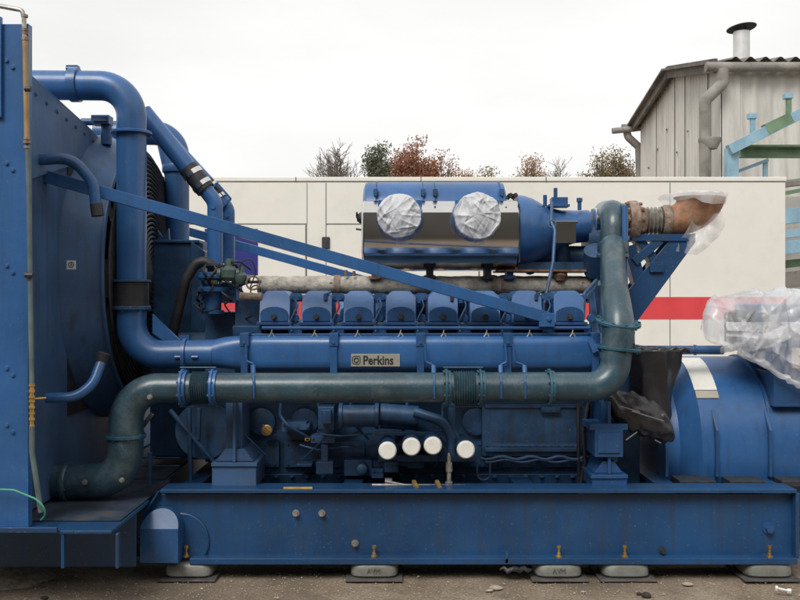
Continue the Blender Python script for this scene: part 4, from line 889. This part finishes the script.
def lumpy(rings, n, nz_amp, fr, seed=0, name='x', material=FILM, sm=60, parent=None):
    pass
def wrap():
    # film draped over the terminal box: dense sheet following a rounded lump, crumpled
    m = MB(); nu, nv = 230, 150; vs = []; fs = []
    PW = Pleats(77, 120, (2.15,5.15,1.3), (.45,.4,.2), .042, .016, .17)
    cx = X_(772,5.1); 
    def outline(u):      # u 0..1 along the film's length to the right
        return u
    x0, x1 = X_(703,4.95), X_(850,4.95)
    for j in range(nu+1):
        u = j/nu; x = x0+(x1-x0)*u
        e = min(1, (u/.13)) ; e = math.sqrt(max(0,1-(1-e)**2)) if u < .13 else 1
        top = Z_(288+3*math.sin(u*9),4.95); bot = Z_(342+ (44*max(0,u-.12) if u > .12 else 0),4.9); mid = Z_(318,4.95)
        for i in range(nv+1):
            v_ = i/nv; a = math.pi*(v_*1.15-.1)               # from front bottom over the top to the back
            cy = 5.20; hy = .33*(.55+.45*e); zt = mid+(top-mid)*e; zb = mid+(bot-mid)*(.4+.6*e)
            ca, sa = math.cos(a), math.sin(a)
            y = cy-hy*math.copysign(abs(ca)**.6, ca); z = zb+(zt-zb)*max(0,sa)**.55 if sa >= 0 else zb+sa*.05
            q = V((x+(y-4.95)*.34*(1-u),y,z)); g = V((q.x*1.0+q.z*.7, q.y*.7, q.z*1.1-q.x*.4))
            cr = PW.h(q)+.035*noise.noise(q*3.5)+.02
            nrm = V((-.3*(1-e), -ca, max(0,sa))).normalized()
            vs.append(q+nrm*(cr-.045)+V((.02*noise.noise(q*6),0,0)))
    for j in range(nu):
        for i in range(nv): fs.append((j*(nv+1)+i, j*(nv+1)+i+1, (j+1)*(nv+1)+i+1, (j+1)*(nv+1)+i))
    m.add(vs, fs); o = m.build('plastic_wrap', FILM, smooth=50); tag(o, 'large crumpled clear plastic wrap over the terminal box on top of the blue alternator', 'plastic sheet')
    # gathered, taped end running down to the conduit and a hem along the lower right
    m = MB()
    for (pts, rs, sd) in (([P(722,350,4.98),P(738,346,4.92),P(752,344,4.86),P(770,340,4.84),P(786,332,4.86)], [.016,.024,.034,.04,.04], 1), ([P(740,350,4.9),P(756,360,4.84),P(776,372,4.82),P(806,388,4.80),P(840,400,4.8)], [.02,.022,.018,.016,.014], 2)):
        q = []; 
        for i in range(len(pts)-1):
            for k in range(12): q.append(pts[i].lerp(pts[i+1], k/12))
        q.append(pts[-1]); rr = [rs[min(int(i/12),len(rs)-1)]*(1-(i%12)/12)+rs[min(int(i/12)+1,len(rs)-1)]*((i%12)/12) for i in range(len(q))]
        k0 = len(m.v); m.tube(q, rr, 28)
        for i in range(k0, len(m.v)): v = m.v[i]; m.v[i] = v+V((.3,-1,.7)).normalized()*(fold(v,14)*.022-.012)
    m.build('gathered_film', FILM, o, smooth=50)
    m = MB(); nu2, nv2 = 80, 50; vs = []; PS = Pleats(5, 40, (2.0,4.85,1.1), (.35,.02,.15), .03, .012, .16)
    for j in range(nv2+1):
        v_ = j/nv2
        for i in range(nu2+1):
            u = i/nu2; px = 726+(830-726)*u; py = (1-v_)*322+v_*(350+56*max(0,(u-.08)))
            q = P(px,py,4.835-.02*math.sin(math.pi*v_)); q += V((0,-PS.h(q)-.012*noise.noise(q*8),0)); vs.append(q)
    m.add(vs, [(j*(nu2+1)+i,j*(nu2+1)+i+1,(j+1)*(nu2+1)+i+1,(j+1)*(nu2+1)+i) for j in range(nv2) for i in range(nu2)]); m.build('film_skirt', FILM2, o, smooth=60)
    # black wrap
    m = MB(); nu, nv = 40, 44; vs = []
    for j in range(nv+1):
        v_ = j/nv
        for i in range(nu+1):
            u = i/nu; xl = 628+2*v_; xr = 682-16*v_+2*math.sin(v_*9); px = xl+(xr-xl)*u; py = 350+80*v_
            Y = 4.93-.10*math.sin(math.pi*u)+.02*v_
            q = P(px,py,Y); q += V((.004*noise.noise(q*20), -fold(V((q.x*1.6,q.y,q.z*.35)), 5)*.022+.008*noise.noise(V((q.x*18,0,q.z*3))), 0)); vs.append(q)
    m.add(vs, [(j*(nu+1)+i,j*(nu+1)+i+1,(j+1)*(nu+1)+i+1,(j+1)*(nu+1)+i) for j in range(nv) for i in range(nu)])
    k0 = len(m.v); q = [P(632+i*1.8,350+.8*math.sin(i),4.93) for i in range(33)]; m.tube(q, [.026-.0004*i for i in range(33)], 18)
    for i in range(k0, len(m.v)): v = m.v[i]; m.v[i] = v+V((0,-.6,.5))*(crump(v,30)*.02-.008)
    o = m.build('black_sheet', BAG, smooth=50, solid=.002); tag(o, 'matt black plastic sheet hanging over the coupling between engine and alternator', 'plastic sheet')
    # lower shiny bundle
    m = MB(); n = 40; rings = []; ax0 = P(606,404,4.66); ax1 = P(672,426,4.66); d = (ax1-ax0)
    for j in range(31):
        t = j/30; c = ax0+d*t; r = .05+.075*math.sin(math.pi*min(1,(t*.75+.12)))**.8; r *= (1 if t < .93 else math.sqrt(max(.02,1-((t-.93)/.07)**2))) ; r *= (1 if t > .07 else .6+.4*t/.07)
        rg = []
        for i in range(n):
            a = 2*math.pi*i/n; q = c+V((-.3*math.sin(a)*r, math.cos(a)*r*.8, math.sin(a)*r*1.02)); cr = crump(q, 13)*.035+crump(q,28)*.012-.02; q += V((0,math.cos(a),math.sin(a)))*cr; rg.append(q)
        rings.append(rg)
    m.loft(rings); o = m.build('black_bundle', BAG, smooth=40); tag(o, 'shiny black film bundle taped round a fitting below the grey-green pipe bend', 'plastic bundle')
    m = MB()
    for a, b in (((632,411),(664,421)),((620,406),(640,412)),((626,440),(637,432)),((655,440),(661,443))):
        q0 = P(*a,4.555); q1 = P(*b,4.555); m = MB(); m.bar(q0, q1, .003, .005); m.build('tape_strip', TAPE, o)
wrap()

# ================================================================== loose things
m = MB(); m.tube(fillet([P(-12,489,3.9), P(14,490,3.9), P(36,499,3.9), P(45,508,3.9), P(45,516,3.93), P(41,520,3.95)], .06), S(1.,3.9), 8)
tag(m.build('green_cable', GCABLE), 'thin green cable trailing across the foot of the radiator side panel', 'cable')

MT = [(187,None,'silver grey mount under the capped lifting tube at the left end of the skid'),(374,'mark','silver grey mount under the skid below the first white-ended filter'),(560,'mark','silver grey mount under the skid, left one of the close pair'),(628,None,'silver grey mount under the skid, right one of the close pair'),(772,None,'silver grey mount under the right end of the skid below the alternator')]
GPL = mat('grey_base_plate', (.085,.08,.078), .6, var=.3, vs=12, dirt=(.2,.16,.12), dirt_amt=.7, dirt_scale=14, bump=.15)
INKF = mat('worn_mark', (.12,.122,.112), .6)
def mount(px, lab, mark):
    Y = 4.48; x = X_(px,Y); e = empty('skid_mount', (x, Y+.12, 0), lab, 'mount', 'rubber mounts under the skid')
    hw = .120; f = MB()
    def rr(hx, hy, z, k=10):
        out = []
        for i in range(40):
            a = 2*math.pi*i/40; ca, sa = math.cos(a), math.sin(a); out.append(V((x+math.copysign(abs(ca)**.45,ca)*hx, Y+.12+math.copysign(abs(sa)**.45,sa)*hy, z)))
        return out
    f.loft([rr(hw*.93,.10,.012), rr(hw,.112,.022), rr(hw,.112,.035), rr(hw*.97,.108,.066), rr(hw*.9,.10,.079), rr(hw*.80,.09,.085)])
    b = f.build('mount_body', SILV, e, smooth=50)
    f = MB(); f.box(x-.142, x+.142, Y-.02, Y+.26, .0015, .010)
    f.build('base_plate', GPL, e, bevel=.003)
    if mark: text_mesh('AVM', .036, .0015, (x-.036, Y+.006, .048), INKF, 'cast_mark', b, .9)
    f = MB(); f.cyl((x,Y+.12,.08), (x,Y+.12,.0875), .03, 16); f.build('stud', GALV, e)
for px, mk, lab in MT: mount(px, lab, mk)

m = MB(); m.box(X_(505.5,4.49), X_(508,4.49), 4.49, 4.497, Z_(563,4.49), Z_(552,4.49)); o = m.build('webbing_tie', TEALB); tag(o, 'short teal strap hanging over the bottom edge of the skid between two mounts', 'strap')
m = MB(); random.seed(5)
vs = []
q0 = P(516,569,4.5)
m.tube([q0+V((-.08+.02*i, .01*math.sin(i*1.7), -.002+.008*math.sin(i*2.3))) for i in range(9)], [.006,.012,.015,.010,.014,.016,.010,.012,.005], 8); m.warp(lambda v: v+V((1,1,1))*.006*noise.noise(v*60))
tag(m.build('crumpled_rag', DARK), 'small dark crumpled scrap lying under the skid below the teal strap', 'scrap')
def stone(px, Y, s, mm, lab, flat=.5):
    m = MB(); c = V((X_(px,Y), Y, 0)); n = 12; rings = []
    for j in range(1, 8):
        a = math.pi*j/8-math.pi/2; rings.append([c+V((math.cos(a)*math.cos(2*math.pi*i/n)*s, math.cos(a)*math.sin(2*math.pi*i/n)*s*.7, (math.sin(a)+.6)*s*flat)) for i in range(n)])
    m.loft(rings); m.warp(lambda v: v+(v-c)*.5*noise.noise(v*18+V((px,0,0)))); o = m.build('stone', mm, smooth=0 if s < .03 else 40); return tag(o, lab, 'stone', 'stones on the yard ground')
PALE = mat('pale_stone', (.36, .31, .25), .9, var=.2, vs=30); DKST = mat('dark_clod', (.035, .025, .022), .9, var=.3, vs=30)
stone(497, 4.36, .032, PALE, 'flat pale stone on the ground in front of the skid below the teal strap', .3)
stone(489, 4.33, .02, PALE, 'small pale stone just left of the flat pale stone in front of the skid', .3)
stone(646, 4.24, .026, DKST, 'dark brown clod at the bottom edge of the picture right of the paired mounts', .6)
stone(639, 4.27, .014, DKST, 'tiny dark crumb touching the dark brown clod', .6)
stone(583, 4.31, .014, PALE, 'small beige pebble in front of the gap between the paired mounts', .4)
stone(688, 4.42, .024, PALE, 'beige pebble on the ground right of the paired mounts under the skid', .3)
stone(45, 4.22, .02, DKST, 'dark pebble on the sandy ground below the radiator support', .4)
m = MB(); c = V((X_(784,4.30),4.30,.012)); m.cyl(c+V((-.03,0,.01)), c+V((.018,-.005,0)), .006, 10); m.cyl(c+V((-.03,0,.01)), c+V((-.04,.004,.011)), .013, 6); m.cyl(c+V((.012,-.004,.0)), c+V((.03,-.006,.0)), .012, 6)
tag(m.build('dropped_bolt', WHITE), 'pale bolt lying on the ground in front of the rightmost mount', 'bolt')
# grit
m = MB(); random.seed(11)
for k in range(2600):
    x = random.uniform(-2.3, 2.3); y = random.uniform(4.12, 5.2) if k%4 else random.uniform(4.1,4.5); s = random.uniform(.002, .0055)*(1.8 if random.random() < .05 else 1)
    q = V((x,y,.014*noise.noise(V((x*2.2, y*2.2, 0)))-.004+s*.4)); a = random.uniform(0,6.28)
    pts = [q+V((math.cos(a+t)*s, math.sin(a+t)*s, random.uniform(-.3,.3)*s)) for t in (0,2.1,4.2)]+[q+V((0,0,s))]
    m.add(pts, [(0,1,3),(1,2,3),(2,0,3)])
tag(m.build('grit', PALE, smooth=0), None, None, kind='stuff')['label'] = 'loose grit scattered over the yard'
# soil heap at far left edge under radiator
m = MB(); c = V((X_(2,4.5),4.55,-.02)); rings = []
for j in range(7):
    t = j/6; rings.append([c+V((.27*(1-t)**.6*math.cos(2*math.pi*i/28)*(1+.2*noise.noise(V((i*.7,j,2)))), .2*(1-t)**.6*math.sin(2*math.pi*i/28), .085*t)) for i in range(28)])
m.loft(rings); m.warp(lambda v: v+V((0,0,1))*.012*noise.noise(v*14)); tag(m.build('sand_heap', mat('grey_sand', (.30,.26,.21), .95, var=.3, vs=30, bump=.5, bs=80), smooth=60), 'low grey sand heap at the left under the radiator support', 'sand heap')

# ================================================================== background
def container():
    Y = 11.0; zt = Z_(177,Y); x0 = X_(28,Y); x1 = X_(785.5,Y)
    e = empty('enclosure_container', ((x0+x1)/2, 12.2, 0), 'long cream acoustic enclosure with a red stripe and blue square standing behind the generator', 'container')
    m = MB(); m.box(x0, x1, Y, 13.4, .18, zt-.062); b = m.build('container_body', CREAM, e, bevel=.006)
    m = MB(); m.box(x0-.01, x1+.012, Y-.012, 13.42, zt-.055, zt); m.build('roof_trim', CREAM, e, bevel=.01)
    m = MB()
    for px in (296,421,546): m.box(X_(px,Y)-.006, X_(px,Y)+.006, Y-.0145, Y-.012, zt-.055, zt-.002)
    for px in (326,670): m.box(X_(px,Y)-.005, X_(px,Y)+.005, Y-.003, Y+.01, .2, zt-.07)
    m.box(X_(307,Y)-.004, X_(307,Y)+.004, Y-.003, Y+.01, Z_(224,Y), zt-.07)
    m.box(x0, x1, Y-.002, Y+.01, zt-.062, zt-.055)
    m.build('panel_seam', SEAM, e)
    for xa, xb in ((150,307),(326,480),(60,145)):
        m = MB(); m.box(X_(xa,Y)+.02, X_(xb,Y)-.02, Y-.012, Y-.001, .25, Z_(225,Y)); d = m.build('access_door', CREAM, e, bevel=.003)
        m = MB(); m.box(X_(xa,Y), X_(xb,Y), Y-.004, Y-.0005, Z_(225,Y), Z_(223.4,Y)); m.box(X_(xb,Y)-.02, X_(xb,Y), Y-.004, Y-.0005, .25, Z_(225,Y)); m.build('door_gap', SEAM, d)
    m = MB(); m.box(X_(322,Y), X_(330,Y), Y-.035, Y-.004, Z_(249,Y), Z_(237,Y)); m.build('door_latch', DARK, e, bevel=.012)
    m = MB(); m.box(x0, X_(480,Y)-.02, Y-.0155, Y-.0125, Z_(319,Y), Z_(297,Y)); m.box(X_(480,Y), x1+.002, Y-.006, Y-.003, Z_(319,Y), Z_(297,Y)); m.build('red_stripe', REDP, e)
    m = MB(); m.box(X_(205,Y), X_(258,Y), Y-.02, Y-.016, Z_(275,Y), Z_(229,Y)); m.build('blue_square', NAVY, e)
    m = MB(); m.box(X_(206,Y), X_(219,Y), Y-.023, Y-.0205, Z_(258,Y), Z_(247,Y)); m.build('white_mark', WHITE, e)
    m = MB(); m.box(x0+.05, x1-.05, Y+.05, 13.35, 0.0, .18); m.build('container_base', DARK, e)
container()

def wave_sheet(p0, du, L_, dv_fn, amp, pitch, nrm, spp=8, rows=2):
    m = MB(); n = int(L_/pitch*spp); vs = []
    for i in range(n+1):
        u = L_*i/n; a = 2*math.pi*u/pitch; off = V(nrm)*amp*math.sin(a)
        b, t = dv_fn(u)
        for j in range(rows+1): vs.append(V(p0)+V(du)*u+(b.lerp(t, j/rows))+off)
    k = rows+1
    fs = [(i*k+j, (i+1)*k+j, (i+1)*k+j+1, i*k+j+1) for i in range(n) for j in range(rows)]
    return m.add(vs, fs)
def hall():
    xw = 5.65; yn, yf = 15.8, 21.1; ze = 5.5; zr = 6.05
    e = empty('corrugated_hall', (9, 18.5, 0), 'weathered hall with corrugated fibre cement walls and a white flue, behind the cream enclosure', 'building')
    m = wave_sheet((xw,yn,0), (1,0,0), 8, lambda u: (V((0,0,0)), V((0,0,ze-.05))), .022, .25, (0,-1,0)); m.build('front_wall', ASB, e, smooth=60)
    def gz(u): return ze+(zr-ze)*(1-abs(u-2.65)/2.65)
    m = wave_sheet((xw,yn,0), (0,1,0), yf-yn, lambda u: (V((0,0,0)), V((0,0,gz(u)-.03))), .012, .17, (-1,0,0)); m.build('gable_wall', ASB, e, smooth=60)
    m = MB(); m.box(xw-.03, xw+.30, yn-.05, yn-.02, 0, ze-.1); m.box(xw-.045, xw-.015, yn-.05, yn+.4, 0, ze-.08); m.build('corner_trim', ASB, e)
    for k in (1,3,4,6): m = MB(); m.box(xw-.028, xw-.012, yn+.66*k, yn+.66*k+.011, 2.5, gz(.66*k)-.05); m.build('cladding_joint', SEAM, e)
    for k in range(0,14,2): m = MB(); m.hexb((xw-.016, yn+.4+.35*k, 4.4+.3*(k%3)), (-1,0,0), .018, .02); m.build('fixing', SEAM, e)
    # roof
    m = wave_sheet((xw+.1,yn-.22,ze+.07), (1,0,0), 8.2, lambda u: (V((0,0,0)), V((0,2.87,zr-ze+.0))), .045, .26, (0,0,1), 8, 2)
    m2 = wave_sheet((xw-.15,yf+.12,ze+.0), (1,0,0), 8.2, lambda u: (V((0,0,0)), V((0,-2.77,zr-ze+.03))), .035, .26, (0,0,1), 8, 2); m.add(m2.v, m2.f)
    m.build('roof', ASBR, e, smooth=60)
    m = MB(); L1 = V((xw-.16,yn-.14,ze-.02)); L2 = V((xw-.16,yn+2.65,zr+.02)); L3 = V((xw-.16,yf+.14,ze-.02))
    for a, b in ((L1,L2),(L2,L3)): m.bar(a, b, .06, .24)
    m.bar(L1+V((.02,0,.05)), L2+V((.02,0,.05)), .3, .04); m.bar(L2+V((.02,0,.05)), L3+V((.02,0,.05)), .3, .04); m.build('verge_board', ASBR, e)
    m = MB(); m.cyl((xw-.35,yn-.2,ze-.06), (xw+8,yn-.2,ze-.06), .085, 14); g = m.build('gutter', ZINC, e)
    m = MB(); m.cyl((xw-.65,yf+.1,ze-.12), (xw,yf+.1,ze-.05), .07, 12); m.build('gutter', ZINC, e)
    m = MB(); x = X_(709,15.6); m.tube(fillet([V((xw-.06,15.58,ze-.1)), V((xw-.06,15.58,ze-.35)), V((x-.10,15.5,ze-.66)), V((x-.10,15.5,0))], [.12,.15]), .10, 16)
    m.lathe((x-.02,15.5,Z_(149,15.5)), (0,0,1), [(0,.12),(.13,.19),(.18,.19),(.2,.1)], 16); m.build('downpipe', ZINC, g)
    m = MB(); q = lambda a, b: P(a,b,21.3); m.tube(fillet([q(626,128),q(628,137),q(639,147),q(640,190)], .15), .09, 12); m.cyl(q(622,128),q(646,127),.09,12); m.build('downpipe', ZINC, g)
    m = MB(); c = P(741.5,64,17); m.cyl(c, P(741.5,32,17), S(8,17), 24); f = m.build('flue', mat('white_flue_metal', (.62,.62,.60), .4, metal=.3, var=.12, vs=3), e)
    m = MB(); c = P(741.5,28,17); m.lathe(c, (-.1,.10,1), [(-.008,.27),(0,.275),(.02,.22),(.05,.03)], 28); m.cyl(c+V((-.08,0,0)), c+V((-.08,0,-.15)), .012, 6); m.cyl(c+V((.08,0,0)), c+V((.08,0,-.15)), .012, 6); m.build('flue_cowl', DARK, f)
hall()

def rack():
    Y = 13.9; e = empty('steel_rack', (X_(790,Y), Y, 0), 'pale blue and green painted steel frame beside the right end of the cream enclosure', 'steel frame')
    q = lambda a, b, d=0: P(a,b,Y+d)
    m = MB(); m.pbox(727.5,739,147,400,Y,.16); m.build('post', SKYB, e, bevel=.004)
    m = MB(); m.bar(q(729,150,-.02), q(830,99,-.02), .14, .16); m.build('sloping_beam', SKYB, e, bevel=.004)
    m = MB(); m.bar(q(739,151.5,.35), q(830,151.5,.35), .1, .2); m.bar(q(739,147,.28), q(830,147,.28), .2, .03); m.build('green_beam', GREENP, e, bevel=.004)
    m = MB(); m.bar(q(765,130,-.02), q(790,118,-.02), .15, .165); m.build('green_patch', GREENP, e)
    m = MB(); m.pbox(764,768,160,178,Y+.3,.06); m.bar(q(739,171,.3), q(768,160,.3), .05, .05); m.build('stay', SKYB, e)
    for px, pt, pb in ((753.5,114,136),(789.5,94,118)):
        m = MB(); m.pbox(px-2.3,px+2.3,pt+4,pb,Y+.05,.06); st = m.build('stub_post', SKYB if px < 760 else GREENP, e)
        m = MB(); m.pbox(px-4,px+4,pt-1,pt+4,Y+.03,.12); m.build('stub_cap', SKYB, st)
    for y0, y1, mm in ((182,185,ZINC),(185,189,SEAM),(211,226,SKYB),(232,240,SKYB),(243,256,SKYB),(262,270,GREENP),(274,290,ZINC)):
        m = MB(); m.bar(q(770,(y0+y1)/2,.05 if mm is SKYB else .3), q(840,(y0+y1)/2-8,.05 if mm is SKYB else .3), .15, S(y1-y0,Y)); m.build('cross_rail', mm, e, bevel=.004)
    m = MB(); m.bar(q(770,196,.2), q(840,183,.2), .06, .06); m.build('cross_rail', GREENP, e)
rack()
m = MB(); Y = 15.0; m.box(X_(770,Y), X_(900,Y), Y, Y+.4, 0, Z_(196,Y)); m.box(X_(770,Y), X_(900,Y), Y-.05, Y, Z_(250,Y), Z_(247,Y))
tag(m.build('store_wall', ASB, bevel=.01), 'low pale panel wall seen behind the steel rack at the right edge', 'wall')

# unseen hall added behind the photographer for the stainless cladding to reflect
e = empty('added_hall', (0,-9,0), 'long grey hall added out of view across the yard for the silver cladding to mirror', 'building')
m = MB(); m.box(-25,25,-14,-6.5,0,6.6); m.build('hall_wall', HALLM, e)
m = MB(); m.prism([(-14.4,6.6),(-6.1,6.6),(-10.2,8.2)], 'x', -25.4, 25.4); m.build('hall_roof', ASBR, e)

# ------------------------------------------------------------------ trees
def tree(px, Y, htop_py, wpx, label, lm, kind, seed, leaves=3500, ls=.09, low=.35):

    random.seed(seed); H = Z_(htop_py,Y); W = S(wpx,Y)/2; x0 = X_(px,Y)
    e = empty('tree', (x0,Y,0), label, 'tree', 'trees beyond the enclosure')
    tr = MB(); vs = []; fs = []; base = V((x0,Y,0)); bare = kind == 'bare'
    top = base+V((0,0,H*.62)); tr.tube([base, base+V((.05,0,H*.3)), base+V((-.04,.05,H*.48)), top], [.2,.16,.10,.04], 8)
    nc = {'bare': 46, 'full': 120, 'sparse': 60}[kind]; cz = H*.62; rz = H*.38
    for c_ in range(nc):
        while True:
            d = V((random.uniform(-1,1),random.uniform(-1,1),random.uniform(-.55,1)))
            if .35 < d.length < 1: break
        d = d.normalized()*d.length**.45
        k = .88+.22*noise.noise(V((d.x*2.2+seed, d.y*2.2, d.z*2.2)))
        c = base+V((d.x*W*k, d.y*W*k, cz+d.z*rz*k))
        st = base+V((0,0,random.uniform(.25,.55)*H)); mid = st.lerp(c,.5)+V((random.uniform(-.15,.15),random.uniform(-.15,.15),-.12*H*abs(d.x)*.3))
        tr.tube([st, mid, c], [.05,.035,.018], 5)
        for t_ in range(13 if bare else 7):
            u = V((random.gauss(0,.45)+d.x*.5,random.gauss(0,.45),random.uniform(.2,1))).normalized(); L_ = random.uniform(.25,.75)*(1.15 if bare else .7)
            p0 = mid.lerp(c, random.uniform(.4,1)); p1 = p0+u*L_*.5+V((random.uniform(-.07,.07),0,0)); p2 = p0+u*L_+V((random.uniform(-.12,.12),0,.03))
            tr.tube([p0,p1,p2], [.014,.011,.006], 3)
            if bare:
                for z_ in range(3):
                    u2 = (u+V((random.gauss(0,.5),random.gauss(0,.5),.2))).normalized(); q0 = p0.lerp(p2, random.uniform(.3,.9)); tr.tube([q0, q0+u2*random.uniform(.15,.35)], [.009,.006], 3)
        if leaves:
            m_ = leaves//nc
            if kind == 'sparse' and random.random() < .3: m_ //= 5
            for l_ in range(m_):
                s_ = ls*random.uniform(.6,1.3); g = V([max(-1.7,min(1.7,random.gauss(0,1))) for _ in range(3)])
                q = c+V((g.x*.21,g.y*.21,g.z*.17))
                a = V((random.uniform(-1,1),random.uniform(-1,1),random.uniform(-1,1))).normalized(); b = a.orthogonal().normalized()
                o = len(vs); vs += [q-a*s_-b*s_*.3, q+b*s_*.6, q+a*s_+b*s_*.1, q-b*s_*.65]; fs.append((o,o+1,o+2,o+3))
    tr.build('trunk', BARKM, e, smooth=60)
    if leaves: lf = MB(); lf.add(vs, fs); lf.build('crown', lm, e, smooth=0)
OAK = leafmat('russet_leaves', (.20,.075,.045), (.46,.22,.13)); PINE = leafmat('dull_green_leaves', (.07,.085,.055), (.20,.22,.14))
TANL = leafmat('tan_leaves', (.30,.18,.11), (.55,.37,.24)); OLV = leafmat('olive_brown_leaves', (.13,.105,.05), (.36,.27,.15))
tree(337, 33, 142, 58, 'bare grey leafless tree at the left end of the tree line', None, 'bare', 2, 0)
tree(379, 36, 139, 38, 'dense dull green tree between the bare tree and the russet tree', PINE, 'full', 5, 15000, .055)
tree(415, 34, 132, 52, 'tallest russet oak with dense red-brown leaves above the air housing', OAK, 'full', 8, 17000, .05)
tree(440, 36, 146, 34, 'smaller red-brown tree leaning out right of the tallest russet oak', OAK, 'sparse', 9, 4500, .05)
tree(462, 38, 156, 52, 'low sparse orange-brown tree between the russet trees and the greenish tree top', TANL, 'sparse', 12, 5600, .05)
tree(489, 40, 161, 46, 'low greenish tree top between the orange-brown and tan trees', OLV, 'sparse', 15, 4200, .05)
tree(526, 36, 144, 44, 'thin tan-leaved tree with open crown above the cone-shaped air outlet', TANL, 'sparse', 21, 6000, .05)
tree(556, 38, 161, 26, 'faint bare twiggy tree between the tan tree and the olive tree', None, 'bare', 23, 0)
tree(597, 35, 151, 42, 'left olive-brown tree of the two beside the corrugated hall', OLV, 'full', 26, 9000, .05)
tree(621, 33, 145, 46, 'right olive-brown tree, tucked behind the downpipe of the corrugated hall', OLV, 'full', 27, 10000, .05)
